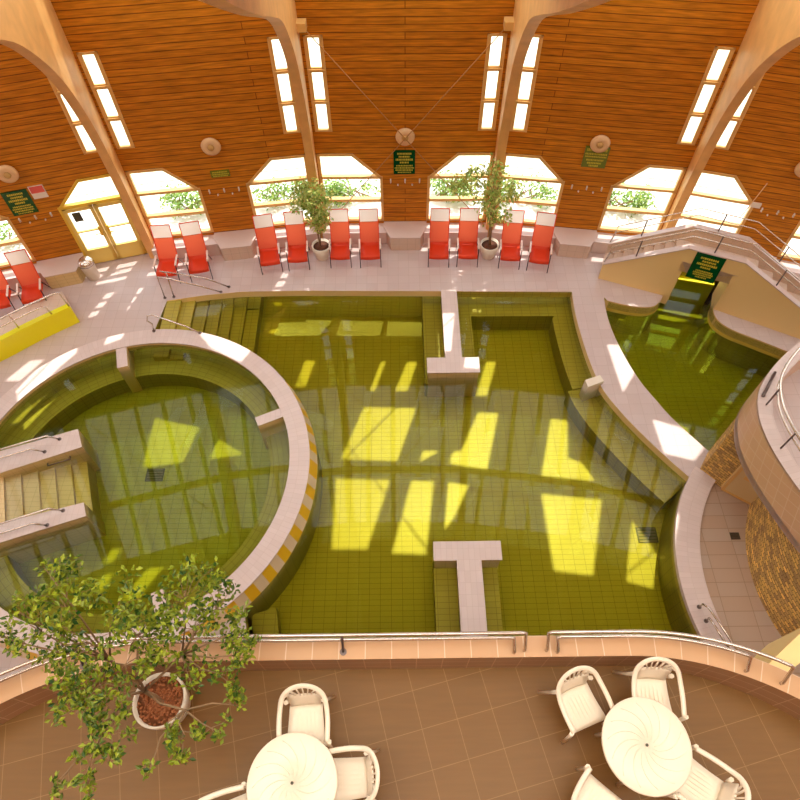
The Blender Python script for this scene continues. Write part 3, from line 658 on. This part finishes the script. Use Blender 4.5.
for i, (k, u, t) in enumerate(LP):
    o = L0 if i == 0 else dup(L0); o.location = fp(k, u, .95, 0); o.rotation_euler = (0, 0, fang(k) + R(random.uniform(-4, 4)))
    tag(o, 'red mesh high-backed lounger ' + t, 'lounger', 'red loungers along the windows')
# ---------------------------------------------------------------- potted trees by the wall
def pot(root, r0, r1, h, m='pot_white'):
    MB().lathe([(r0, 0), (r1 * .97, h * .6), (r1, h), (r1 * .9, h), (r1 * .86, h * .86), (0.001, h * .86)], n=28, cap=False).build('pot', m, root)
def wall_tree(k, dd, lean, cl, label, top):
    a = R(A0 + k * STEP); rr = AP / cos(R(STEP / 2)) - dd; root = empty('potted_tree', (HC[0] + sin(a) * rr, HC[1] + cos(a) * rr, 0), -a)
    pot(root, .18, .27, .46); MB().lathe([(.23, .40), (.001, .41)], n=20).build('soil', 'soil', root)
    b = MB(); f = MB()
    for i in range(3): b.tube([(random.uniform(-.04, .04), 0, .38), (random.uniform(-.05, .05) + lean * .3, .02, .9), (lean * .7 + random.uniform(-.1, .1), 0, top * .65), (lean + random.uniform(-.2, .2), 0, top * .85)], .022, 6, r2=.008)
    for (x, y, z, r, n) in cl: leaves(f, (x, y, z), r, n, .13); b.tube([(lean * .6, 0, z * .75), (x, y, z)], .01, 5, r2=.004)
    b.build('trunk', 'bark', root); f.build('foliage', 'leaf_light', root); tag(root, label, 'potted tree', 'potted trees before the beams')
wall_tree(-.5, 0.95, -.08, [(-.1, 0, 2.3, .42, 230), (-.35, 0, 2.0, .35, 150), (.15, 0, 2.05, .38, 180), (-.05, 0, 1.6, .36, 180), (.2, 0, 1.5, .25, 80), (0, 0, 1.2, .25, 90), (-.3, 0, 2.45, .25, 70)], 'small leafy tree in a white pot before the left middle beam', 2.6)
wall_tree(.5, 0.95, -.1, [(-.2, 0, 2.9, .40, 140), (-.6, 0, 2.55, .42, 150), (-1.05, 0, 2.45, .3, 100), (-.75, 0, 2.85, .25, 60), (.1, 0, 2.35, .42, 200), (-.2, 0, 2.0, .4, 160), (.45, 0, 2.3, .25, 60), (-.1, 0, 1.5, .3, 90), (.3, 0, 1.5, .22, 50)], 'taller spreading tree in a white pot before the right middle beam', 3.0)
# ---------------------------------------------------------------- rubbish bin
root = empty('rubbish_bin', (*a2(94, 277, 0), 0)); MB().lathe([(.17, 0), (.2, .5), (.21, .52), (.2, .54)], n=24).build('body', 'pot_white', root); MB().lathe([(.22, .53), (.21, .60), (.15, .68), (.06, .71), (.001, .715)], n=24).build('lid', 'steel', root)
tag(root, 'white rubbish bin with grey dome lid beside the yellow door', 'bin')
# ---------------------------------------------------------------- yellow ramp wall, left
bot = smooth_line([a2(-40, 378, 0), a2(0, 362, 0), a2(40, 341, 0), a2(80, 322, 0)], 5)
b = MB(); inn = inset(bot, 0.16)
b.prism([(p[0], p[1]) for p in bot] + list(reversed(inn)), 0, 0.62); o = b.build('ramp_wall', 'yellow_paint'); tag(o, 'bright yellow curved low wall at the left edge', 'low wall')
b = MB(); b.prism([(p[0], p[1]) for p in inset(bot, 0.161)] + list(reversed(inset(bot, 1.15))), 0, 0.22); struct(b.build('floor_ramp', 'pinkwall'))
root = empty('ramp_handrail', (0, 0, 0)); rl = inset(bot, 0.10)
for j, (z, cut) in enumerate(((1.15, 0), (0.92, 2))):
    q = [(p[0], p[1], z) for p in (rl[:-1 - cut] if cut else rl[:-1])]; e = q[-1]; MB().tube(q + [(e[0] + .1, e[1] + .03, z - .04), (e[0] + .14, e[1] + .03, .62)], .022, 8).build('rail', 'steel', root)
for i in (4, 9): MB().tube([(rl[i][0], rl[i][1], .6), (rl[i][0], rl[i][1], 1.15)], .018, 6).build('post', 'steel', root)
tag(root, 'double metal handrail above the yellow curved wall', 'handrail')
# ---------------------------------------------------------------- handrails by pool stairs
def rail_thing(name, paths, r, label, cat='handrail', m='steel', flange=True):
    root = empty(name, (0, 0, 0))
    for p in paths:
        MB().tube(p, r, 8).build('rail', m, root)
        if flange:
            for e in (p[0], p[-1]):
                MB().lathe([(.045, 0), (.045, .015)], (e[0], e[1], e[2]), n=12).build('flange', 'dark_steel', root)
    tag(root, label, cat); return root
def h(u, v, z): return tuple(at(u, v, z))
rail_thing('stair_handrail', [[h(174, 297, 0), h(166, 273, .8), h(160, 271, .85), (*a2(205, 278, .8),  .8), h(229, 287, 0.0)], [h(165, 298, 0), h(157, 277, .8), h(170, 279, .62), h(200, 286, .55), h(221, 292, 0)]], .02, 'thin double handrail at the top of the large pool steps')
rail_thing('stair_handrail', [[h(154, 331, RZ), h(152, 324, .6), h(147, 321, .75), h(147, 316, .95), h(152, 315, 1.0), h(185, 326, .6), h(200, 333, RZ)]], .02, 'curved handrail fixed on the far rim of the round pool')
for j, (q, nm) in enumerate(((UWq, 'far'), (LWq, 'near'))):
    e = Vector(q[1]) * .5 + Vector(q[2]) * .5; c = e - dx * .45
    ps = []
    for off, l0, l1 in ((.13, 0.0, 2.2), (-.10, .35, 2.2)):
        a = c - dx * l0 + perp * off; a2_ = c - dx * (l0 + .18) + perp * off; z = c - dx * l1 + perp * off
        ps.append([(a.x, a.y, RZ), (a2_.x + .06, a2_.y, RZ + .22), (a2_.x, a2_.y, RZ + .27), (z.x, z.y, RZ + .27), (z.x - .08, z.y, RZ)])
    rail_thing('stair_handrail', ps, .02, 'double metal handrail on the %s wall of the round pool steps' % nm)
gp = []
q = Vector(UWq[1]); e0 = q - dx * .35 - perp * .01; e1 = q - dx * .85 - perp * .01
rail_thing('grab_bar', [[(e0.x, e0.y, .2), (e0.x + .02, e0.y - .08, .2), (e1.x + .02, e1.y - .08, .2), (e1.x, e1.y, .2)]], .018, 'short grab bar on the side of the far step wall', 'grab bar', 'dark_steel', flange=False)
rail_thing('kerb_handrail', [[h(699, 607, .1), h(703, 604, .5), h(709, 608, .6), h(722, 627, .6), h(738, 652, .6), h(742, 658, .1)], [h(706, 621, .1), h(709, 618, .4), h(713, 623, .5), h(729, 648, .5), h(732, 653, .1)]], .022, 'double handrail on the curved kerb by the stone tower')
# drains
for (u, v, z, s, nm) in ((155, 475, -.745, .22, 'in the floor of the round pool'), (647, 535, PZ + .005, .24, 'in the right corner of the large pool floor'), (735, 536, .008, .1, 'in the curved walkway')):
    p = at(u, v, z); root = empty('floor_drain', p); MB().box(-s, s, -s * .8, s * .8, 0, .008).build('plate', 'drain_dark', root)
    g = MB()
    for i in range(5): g.box(-s * .85, s * .85, -s * .7 + i * s * .32, -s * .7 + i * s * .32 + s * .1, .008, .014)
    g.build('grate', 'dark_steel', root); tag(root, 'dark square drain ' + nm, 'drain')
# ---------------------------------------------------------------- arched bridge
NB = [Vector((5.70, 12.98)), Vector((7.45, 12.27)), Vector((8.75, 11.72)), Vector((12.0, 9.95))]
nd = Vector((0.36, 0.93)).normalized()
ztops = [0.55, 1.78, 1.78, 0.05]
def along(t):
    for i in range(3):
        if t <= i + 1: f = t - i; return NB[i].lerp(NB[i + 1], f), ztops[i] * (1 - f) + ztops[i + 1] * f
    return NB[3], ztops[3]
root = empty('arched_bridge', (0, 0, 0))
def parapet(off, th, up, name, m):
    b = MB(); under = {1: 1.05, 2: 1.05}
    for i in range(3):
        p, q = NB[i] + nd * off, NB[i + 1] + nd * off; p2, q2 = p + nd * th, q + nd * th
        segs = [(0, 1)] if i != 1 else [(0, 1)]
        zb0 = zb1 = -0.02
        if i == 1: zb0 = zb1 = 1.0
        a, c_ = ztops[i] + up, ztops[i + 1] + up
        P = [(p.x, p.y, zb0), (q.x, q.y, zb1), (q.x, q.y, c_), (p.x, p.y, a)]; Q = [(p2.x, p2.y, zb0), (q2.x, q2.y, zb1), (q2.x, q2.y, c_), (p2.x, p2.y, a)]
        b.face(P); b.face(list(reversed(Q))); b.face([P[3], P[2], Q[2], Q[3]]); b.face([P[0], Q[0], Q[1], P[1]]); b.face([P[1], Q[1], Q[2], P[2]]); b.face([P[0], P[3], Q[3], Q[0]])
    b.build(name, m, root)
    b = MB()
    for i in range(3):
        p, q = NB[i] + nd * (off - .03), NB[i + 1] + nd * (off - .03); p2, q2 = p + nd * (th + .06), q + nd * (th + .06); a, c_ = ztops[i] + up, ztops[i + 1] + up
        b.face([(p.x, p.y, a + .03), (q.x, q.y, c_ + .03), (q2.x, q2.y, c_ + .03), (p2.x, p2.y, a + .03)]); b.face([(p.x, p.y, a), (q.x, q.y, c_), (q.x, q.y, c_ + .03), (p.x, p.y, a + .03)])
    b.build('coping', 'pink_plain', root)
parapet(0, .12, 0, 'near_parapet', 'cream_plain'); parapet(.82, .10, .03, 'far_parapet', 'pinkwall')
b = MB(); n = 8
for i in (0, 2):
    for j in range(n):
        t0, t1 = i + j / n, i + (j + 1) / n; (p, za), (q, zb) = along(t0), along(t1); z = max(za, zb) - .5 if 0 else (max(za, zb) - .45); p2, q2 = p + nd * .84, q + nd * .84
        p = p + nd * .1; q = q + nd * .1
        b.prism([(p.x, p.y), (q.x, q.y), (q2.x, q2.y), (p2.x, p2.y)], 0 if z > 0 else -.01, max(z, .01), bottom=False)
p, q = NB[1], NB[2]; p2, q2 = p + nd * .84, q + nd * .84; b.prism([(p.x, p.y), (q.x, q.y), (q2.x, q2.y), (p2.x, p2.y)], 1.0, 1.33); b.build('walkway', 'pinkwall', root)
# jambs under the arch
for (pp, s) in ((NB[1], 1), (NB[2], -1)):
    b = MB(); d_ = (NB[2] - NB[1]).normalized() * .02 * s; p = pp + nd * .0; q = pp + nd * .9; b.prism([(p.x - .1, p.y + .04), (p.x + .1, p.y - .04), (q.x + .1, q.y - .04), (q.x - .1, q.y + .04)], -.3, 1.3, bottom=False, top=False); b.build('pier', 'cream_plain', root)
tag(root, 'arched cream footbridge with steps crossing the small pool channel', 'bridge')
for off, up, nm in ((.06, .03, 'near'), (.87, .06, 'far')):
    root = empty('bridge_railing', (0, 0, 0)); ts = [.05, .4, 1.0, 1.5, 2.0, 2.35, 2.75, 3.0]
    for hz in (.55, .33):
        tt = [t for t in ts if t >= .05]; pts = [];
        for t in tt: p, z = along(t); p = p + nd * off; pts.append((p.x, p.y, z + up + hz))
        p, z = along(.02); p = p + nd * off
        MB().tube([(p.x - .02, p.y, z + up)] + pts, .014, 8).build('rail', 'steel', root)
    for t in (.4, 1.45, 2.25, 2.8): p, z = along(t); p = p + nd * off; MB().tube([(p.x, p.y, z + up), (p.x, p.y, z + up + .55)], .018, 6).build('post', 'dark_steel', root)
    tag(root, 'double metal railing along the %s side of the arched bridge' % nm, 'railing')
# sign on the bridge
p, _ = along(1.42); ang = atan2((NB[2] - NB[1]).y, (NB[2] - NB[1]).x)
root = empty('green_sign', (p.x - nd.x * .015, p.y - nd.y * .015, 1.33), ang); MB().box(-.36, .36, -.012, .012, -.44, .44).build('board', 'sign_green', root)
for (zz, half, hh) in ((.30, .22, .06), (.20, .15, .055), (.10, .25, .065), (0, .13, .055), (-.13, .2, .05), (-.2, .24, .05), (-.27, .22, .045), (-.34, .14, .04)):
    b = MB(); x = -half
    while x < half: ww = random.uniform(.02, .045); b.box(x, x + ww, -.017, -.012, zz - hh / 2, zz + hh / 2); x += ww + .013
    b.build('lettering', 'sign_lettering', root)
tag(root, 'dark green notice with yellow lettering on the arched bridge', 'sign')
# ---------------------------------------------------------------- stone tower, right
b = MB(); ta = arc(10.66, 4.27, 3.27, 120, 250, 50); b.ribbon(ta, ta, 0, 1.98); struct(b.build('wall_tower', 'stone'))
wp = [Vector(a2(699, 471, 0)), Vector(a2(720, 487, 0)), Vector(a2(760, 508, 0))]
e2 = wp[2]
b = MB(); b.prism([tuple(wp[0]), tuple(wp[1]), tuple(wp[1] + Vector((.35, .5))), tuple(wp[0] + Vector((.35, .5)))], -.3, 1.97); struct(b.build('wall_stone', 'stone'))
b = MB(); d_ = (wp[2] - wp[1]); b.prism([tuple(wp[1]), tuple(wp[2]), tuple(wp[2] + Vector((.3, .5))), tuple(wp[1] + Vector((.3, .5)))], 0, 1.97); struct(b.build('wall_niche', 'cream_plain'))
dn = Vector((d_.y, -d_.x)).normalized(); root = empty('door_2', (*(wp[1] + dn * .01), 0), atan2(d_.y, d_.x)); struct(root); Ld = d_.length
MB().box(.06, Ld - .1, -.03, .0, .03, 2.0).build('door_leaf', 'cream_paint', root); MB().box(.22, Ld - .25, -.04, -.03, .75, .95).build('vent', 'frame_wood', root)
b = MB(); bars(b, [(.03, .0), (Ld - .06, 0), (Ld - .06, 2.05), (.03, 2.05)], .06, -.05, .0); b.build('door_frame', 'frame_wood', root)
tow = smooth_line([(9.6, 8.95), (8.45, 8.35), (7.62, 7.72), (7.05, 7.08), (6.84, 6.55), (6.80, 6.05), (6.87, 5.5), (7.05, 4.85), (7.35, 4.05), (7.9, 3.2), (8.8, 2.3)], 6)
towi = inset(tow, .27)
b = MB(); b.ribbon(tow, tow, 3.05, 2.0); b.ribbon(towi, towi, 2.15, 3.05); struct(b.build('wall_tower_parapet', 'tower_tile'))
b = MB(); b.ribbon(tow, towi, 3.06, 3.06); b.ribbon(tow, tow, 3.0, 3.06); struct(b.build('trim_8', 'coping'))
b = MB(); b.prism(tow + [(12, 2.3), (12, 9.2)], 1.98, 2.15); struct(b.build('floor_tower', 'deck'))
root = empty('tower_railing', (0, 0, 0)); mid = inset(tow, .16)
MB().tube([(p[0], p[1], 3.62) for p in mid[10:48]], .025, 8).build('rail', 'steel', root); MB().tube([(p[0], p[1], 3.42) for p in inset(tow, .2)[18:46]], .02, 8).build('rail', 'steel', root)
for i in (12, 22, 34, 44): MB().tube([(mid[i][0], mid[i][1], 3.05), (mid[i][0], mid[i][1], 3.62)], .018, 6).build('post', 'dark_steel', root)
MB().tube([(mid[20][0] - .1, mid[20][1], 3.12), (mid[14][0] - .1, mid[14][1], 3.12)], .03, 6).build('dark_bar', 'dark_steel', root)
tag(root, 'double metal railing on the round tower parapet at right', 'railing')
# ---------------------------------------------------------------- near gallery
BZ = 5.28; PT = 5.83
oc = (2.54, -1.95); ol = (-2.75, -1.95)
inner = arc(ol[0], ol[1], 3.52, 160, 90, 30) + arc(oc[0], oc[1], 3.52, 90, 20, 30)
outr = arc(ol[0], ol[1], 3.75, 160, 90, 30) + arc(oc[0], oc[1], 3.75, 90, 20, 30)
b = MB(); b.prism(outr + [(6.06, -4), (-6.3, -4)], BZ - .3, BZ, bottom=True); struct(b.build('floor_gallery', 'balcony_floor'))
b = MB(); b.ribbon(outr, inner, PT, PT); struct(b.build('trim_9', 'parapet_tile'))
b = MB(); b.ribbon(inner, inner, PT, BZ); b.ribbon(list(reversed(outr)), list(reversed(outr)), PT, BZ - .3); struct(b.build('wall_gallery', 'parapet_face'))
def rail_path(side_, r, x0, x1, a_end, n=14):
    q = []
    if side_ > 0: q = [(x0, oc[1] + r)] + arc(oc[0], oc[1], r, 90, a_end, n)
    else: q = arc(ol[0], ol[1], r, a_end, 90, n) + [(x1, ol[1] + r)]
    return q
for s in (1, -1):
    root = empty('gallery_railing', (0, 0, 0))
    for j, (z, r, ex) in enumerate(((6.10, 3.72, 0), (5.98, 3.70, .12))):
        q = rail_path(s, r, 1.66 + ex, 1.33 - ex, 64 if s > 0 else 150)
        if j == 1 and s > 0: q = rail_path(s, r, 1.78, 0, 70)
        pts = [(x, y, z) for x, y in q]
        def foot(e, nb):
            c = Vector((e[0], e[1])); o_ = Vector(oc if s > 0 else ol); ra = (c - o_)
            if abs(c.x) < 2.5: ra = Vector((0, 1))
            ra.normalize(); f = c - ra * .13; dv = Vector((e[0] - nb[0], e[1] - nb[1])).normalized() * .04
            return [(e[0] + dv.x, e[1] + dv.y, z - .03), (f.x + dv.x, f.y + dv.y, PT + .05), (f.x + dv.x, f.y + dv.y, PT)]
        pts = list(reversed(foot(pts[0], pts[1]))) + pts + foot(pts[-1], pts[-2])
        MB().tube(pts, .02, 8).build('rail', 'steel', root)
    for x in ([-0.68, -3.6] if s < 0 else []):
        y = 1.77 if abs(x) < 2.6 else (oc[1] if x > 0 else ol[1]) + sqrt(3.71 ** 2 - (x - (oc[0] if x > 0 else ol[0])) ** 2)
        MB().tube([(x, y, 6.08), (x, y - .06, 5.95), (x, y - .12, PT)], .016, 6).lathe([(.04, 0), (.04, .01)], (x, y - .12, PT), n=12).build('bracket', 'dark_steel', root)
    tag(root, 'double steel rail on the %s part of the near gallery parapet' % ('right' if s > 0 else 'left'), 'railing')
# pale stub wall beyond the right end of the gallery
q = [a2(768, 664, 5.7), a2(783, 676, 5.7), a2(830, 640, 5.7), a2(812, 622, 5.7)]
struct(MB().prism(q, 4.6, 5.7).build('wall_stub', 'cream_plain'))
# ---------------------------------------------------------------- plastic furniture
def make_chair():
    root = empty('plastic_armchair'); W = .27; root.scale = (.92, .92, .96)
    rim = smooth_line([(-W, -.24, .64), (-W - .01, -.05, .66), (-W, .12, .69), (-.235, .24, .76), (-.14, .31, .83), (0, .335, .86), (.14, .31, .83), (.235, .24, .76), (W, .12, .69), (W + .01, -.05, .66), (W, -.24, .64)], 4)
    MB().tube(rim, .030, 8, squash=.6).build('arm_rim', 'plastic', root)
    P = []
    for i in range(9):
        y = -.24 + .44 * i / 8; wd = .225 - .03 * i / 8; z0 = .43 - .03 * sin(pi * i / 8) - (.03 if i == 0 else 0)
        P.append([(x * wd, y, z0 + .02 * abs(x) ** 2.5) for x in (-1, -.6, -.2, .2, .6, 1)])
    MB().grid(P, -.012).build('seat', 'plastic', root)
    P = []
    for i in range(5):
        t = i / 4; P.append([(x * (.18 + .02 * t), .19 + .075 * t + .02 * (1 - x * x), .42 + .26 * t) for x in (-1, -.5, 0, .5, 1)])
    MB().grid(P, .012).build('backrest', 'plastic', root)
    for i in range(7):
        f = (i - 3) / 3; rx = f * .21; rim_y = .325 - .085 * f * f; rim_z = .85 - .08 * f * f
        MB().tube([(f * .13, .275, .67), (rx * .85, .30 - .03 * f * f, .75), (rx, rim_y, rim_z)], .014, 5, squash=.6).build('back_slat', 'plastic', root)
    for s in (-1, 1):
        MB().tube([(s * .295, -.235, .64), (s * .275, -.25, .40), (s * .285, -.27, 0)], .028, 6, r2=.018).build('leg', 'plastic', root)
        MB().tube([(s * .22, .21, .60), (s * .235, .25, .38), (s * .295, .34, 0)], .028, 6, r2=.018).build('leg', 'plastic', root)
        MB().tube([(s * .275, -.25, .40), (s * .21, -.22, .41)], .02, 6).build('seat_bracket', 'plastic', root)
    # slots of the seat, as raised ribs
    g = MB()
    for i in range(7): x = (i - 3) * .048; g.box(x - .010, x + .010, -.2, .16, .403, .418)
    g.build('seat_rib', 'plastic', root)
    return root
CH = make_chair()
def make_table(label, c, rz_):
    root = empty('plastic_table', (c[0], c[1], BZ), rz_)
    MB().lathe([(.44, .675), (.455, .69), (.455, .715), (.445, .722), (.03, .718), (.022, .70)], n=56).build('tabletop', 'plastic', root)
    g = MB()
    for i in range(14):
        a = 2 * pi * i / 14; pts = []
        for j in range(9): r = .07 + .33 * j / 8; aa = a + .9 * (j / 8); pts.append((r * cos(aa), r * sin(aa), .7205))
        g.tube(pts, .005, 4)
    g.build('swirl_relief', 'plastic', root)
    MB().lathe([(.016, .718), (.016, .7235)], n=12).build('parasol_hole', 'drain_dark', root)
    for i in range(4):
        a = R(45 + 90 * i); MB().tube([(.28 * cos(a), .28 * sin(a), .68), (.36 * cos(a), .36 * sin(a), 0)], .03, 6, r2=.02).build('leg', 'plastic', root)
    tag(root, label, 'table', 'round plastic tables'); return root
TR = a2(647, 745, BZ + .72); TL = a2(292, 783, BZ + .72)
make_table('round white plastic table at the right with four chairs', TR, 0.3); make_table('round white plastic table at the left with swirl relief', TL, 0.1)
chairs = [((654, 695), R(-4), 'at the far side of the right table, nearest the parapet'), ((582, 704), R(20), 'left of the right table, turned a little aside'), ((703, 786), R(-126), 'at the lower right of the right table'), ((598, 806), R(140), 'at the lower left of the right table, cut by the photo edge'),
          ((305, 722), R(3), 'at the far side of the left table'), ((349, 778), R(-85), 'at the right side of the left table'), ((228, 822), R(105), 'at the lower left of the left table, cut by the photo edge')]
for i, ((u, v), rz_, t) in enumerate(chairs):
    o = CH if i == 0 else dup(CH); x, y = a2(u, v, BZ + .5); o.location = (x, y, BZ); o.rotation_euler = (0, 0, rz_); tag(o, 'white plastic armchair ' + t, 'chair', 'white plastic armchairs on the gallery')
# ---------------------------------------------------------------- large ficus
pc = a2(159, 700, BZ + .5); root = empty('ficus_tree', (0, 0, 0))
MB().lathe([(.19, 0), (.25, .15), (.285, .40), (.29, .50), (.265, .50), (.255, .44), (.001, .44)], (pc[0], pc[1], BZ), n=36, cap=False).build('pot', 'pot_white', root)
b = MB(); b.lathe([(.262, .44), (.001, .455)], (pc[0], pc[1], BZ), n=24)
for i in range(260):
    a = random.uniform(0, 2 * pi); r = .245 * sqrt(random.random()); b.ball((pc[0] + r * cos(a), pc[1] + r * sin(a), BZ + .455), random.uniform(.010, .02), 6)
b.build('clay_pebbles', 'clay_pebbles', root)
br = MB(); lf = MB()
cl = [(120, 600, 7.6, .34, 1.1), (60, 598, 7.7, .30, 1.0), (185, 590, 7.3, .30, 1.0), (225, 600, 7.0, .26, .9), (235, 632, 6.8, .22, .7), (30, 625, 7.7, .22, .6), (85, 640, 7.4, .34, 1.2), (140, 632, 7.3, .30, 1.0), (195, 625, 7.0, .28, .9), (60, 670, 7.2, .24, .7), (100, 685, 7.0, .28, .9), (75, 715, 6.9, .24, .8), (110, 735, 6.7, .22, .7), (90, 760, 6.8, .18, .5), (60, 780, 6.7, .14, .25), (85, 790, 6.6, .12, .2), (185, 668, 6.7, .22, .5), (225, 675, 6.5, .20, .5), (185, 735, 6.4, .2, .5), (215, 730, 6.3, .14, .3), (235, 705, 6.3, .14, .3), (165, 728, 6.4, .15, .3), (150, 770, 6.5, .08, .06), (10, 640, 7.6, .16, .35), (15, 610, 7.8, .1, .15), (50, 575, 7.9, .14, .4), (150, 655, 6.9, .2, .4), (240, 655, 6.6, .16, .4), (130, 665, 7.0, .2, .5)]
base = Vector((pc[0], pc[1], BZ + .45))
hubs = []
fork = base + Vector((-.04, .03, .42)); br.tube([base + Vector((.03, -.03, -.03)), base.lerp(fork, .5) + Vector((.02, 0, 0)), fork], .032, 8, r2=.022)
for (u, v, z) in ((138, 648, 6.7), (110, 660, 6.8), (182, 655, 6.6), (120, 705, 6.4), (185, 710, 6.3)):
    hpt = at(u, v, z); hubs.append(hpt); mid_ = fork.lerp(hpt, .5) + Vector((random.uniform(-.05, .05), random.uniform(-.05, .05), .05))
    br.tube([fork, mid_, hpt], .016, 7, r2=.011)
for (u, v, z, r, dens) in cl:
    c = at(u, v, z); hb = min(hubs, key=lambda q: (q - c).length); md = hb.lerp(c, .5) + Vector((random.uniform(-.06, .06), random.uniform(-.06, .06), .06))
    br.tube([hb, md, c], .012, 5, r2=.005)
    for j in range(int(3 + dens * 6)):
        v3 = Vector((random.gauss(0, 1), random.gauss(0, 1), random.gauss(0, .6))).normalized() * r * random.uniform(.5, 1.15)
        br.tube([c.lerp(md, .3), c + v3 * .6, c + v3], .004, 4, r2=.002)
        leaves(lf, c + v3 * .9, r * .42, int(24 * dens + 8), .064)
br.build('branch', 'bark', root); lf.build('foliage', 'leaf', root)
tag(root, 'large leafy ficus in a white pot on the gallery at left', 'potted tree')
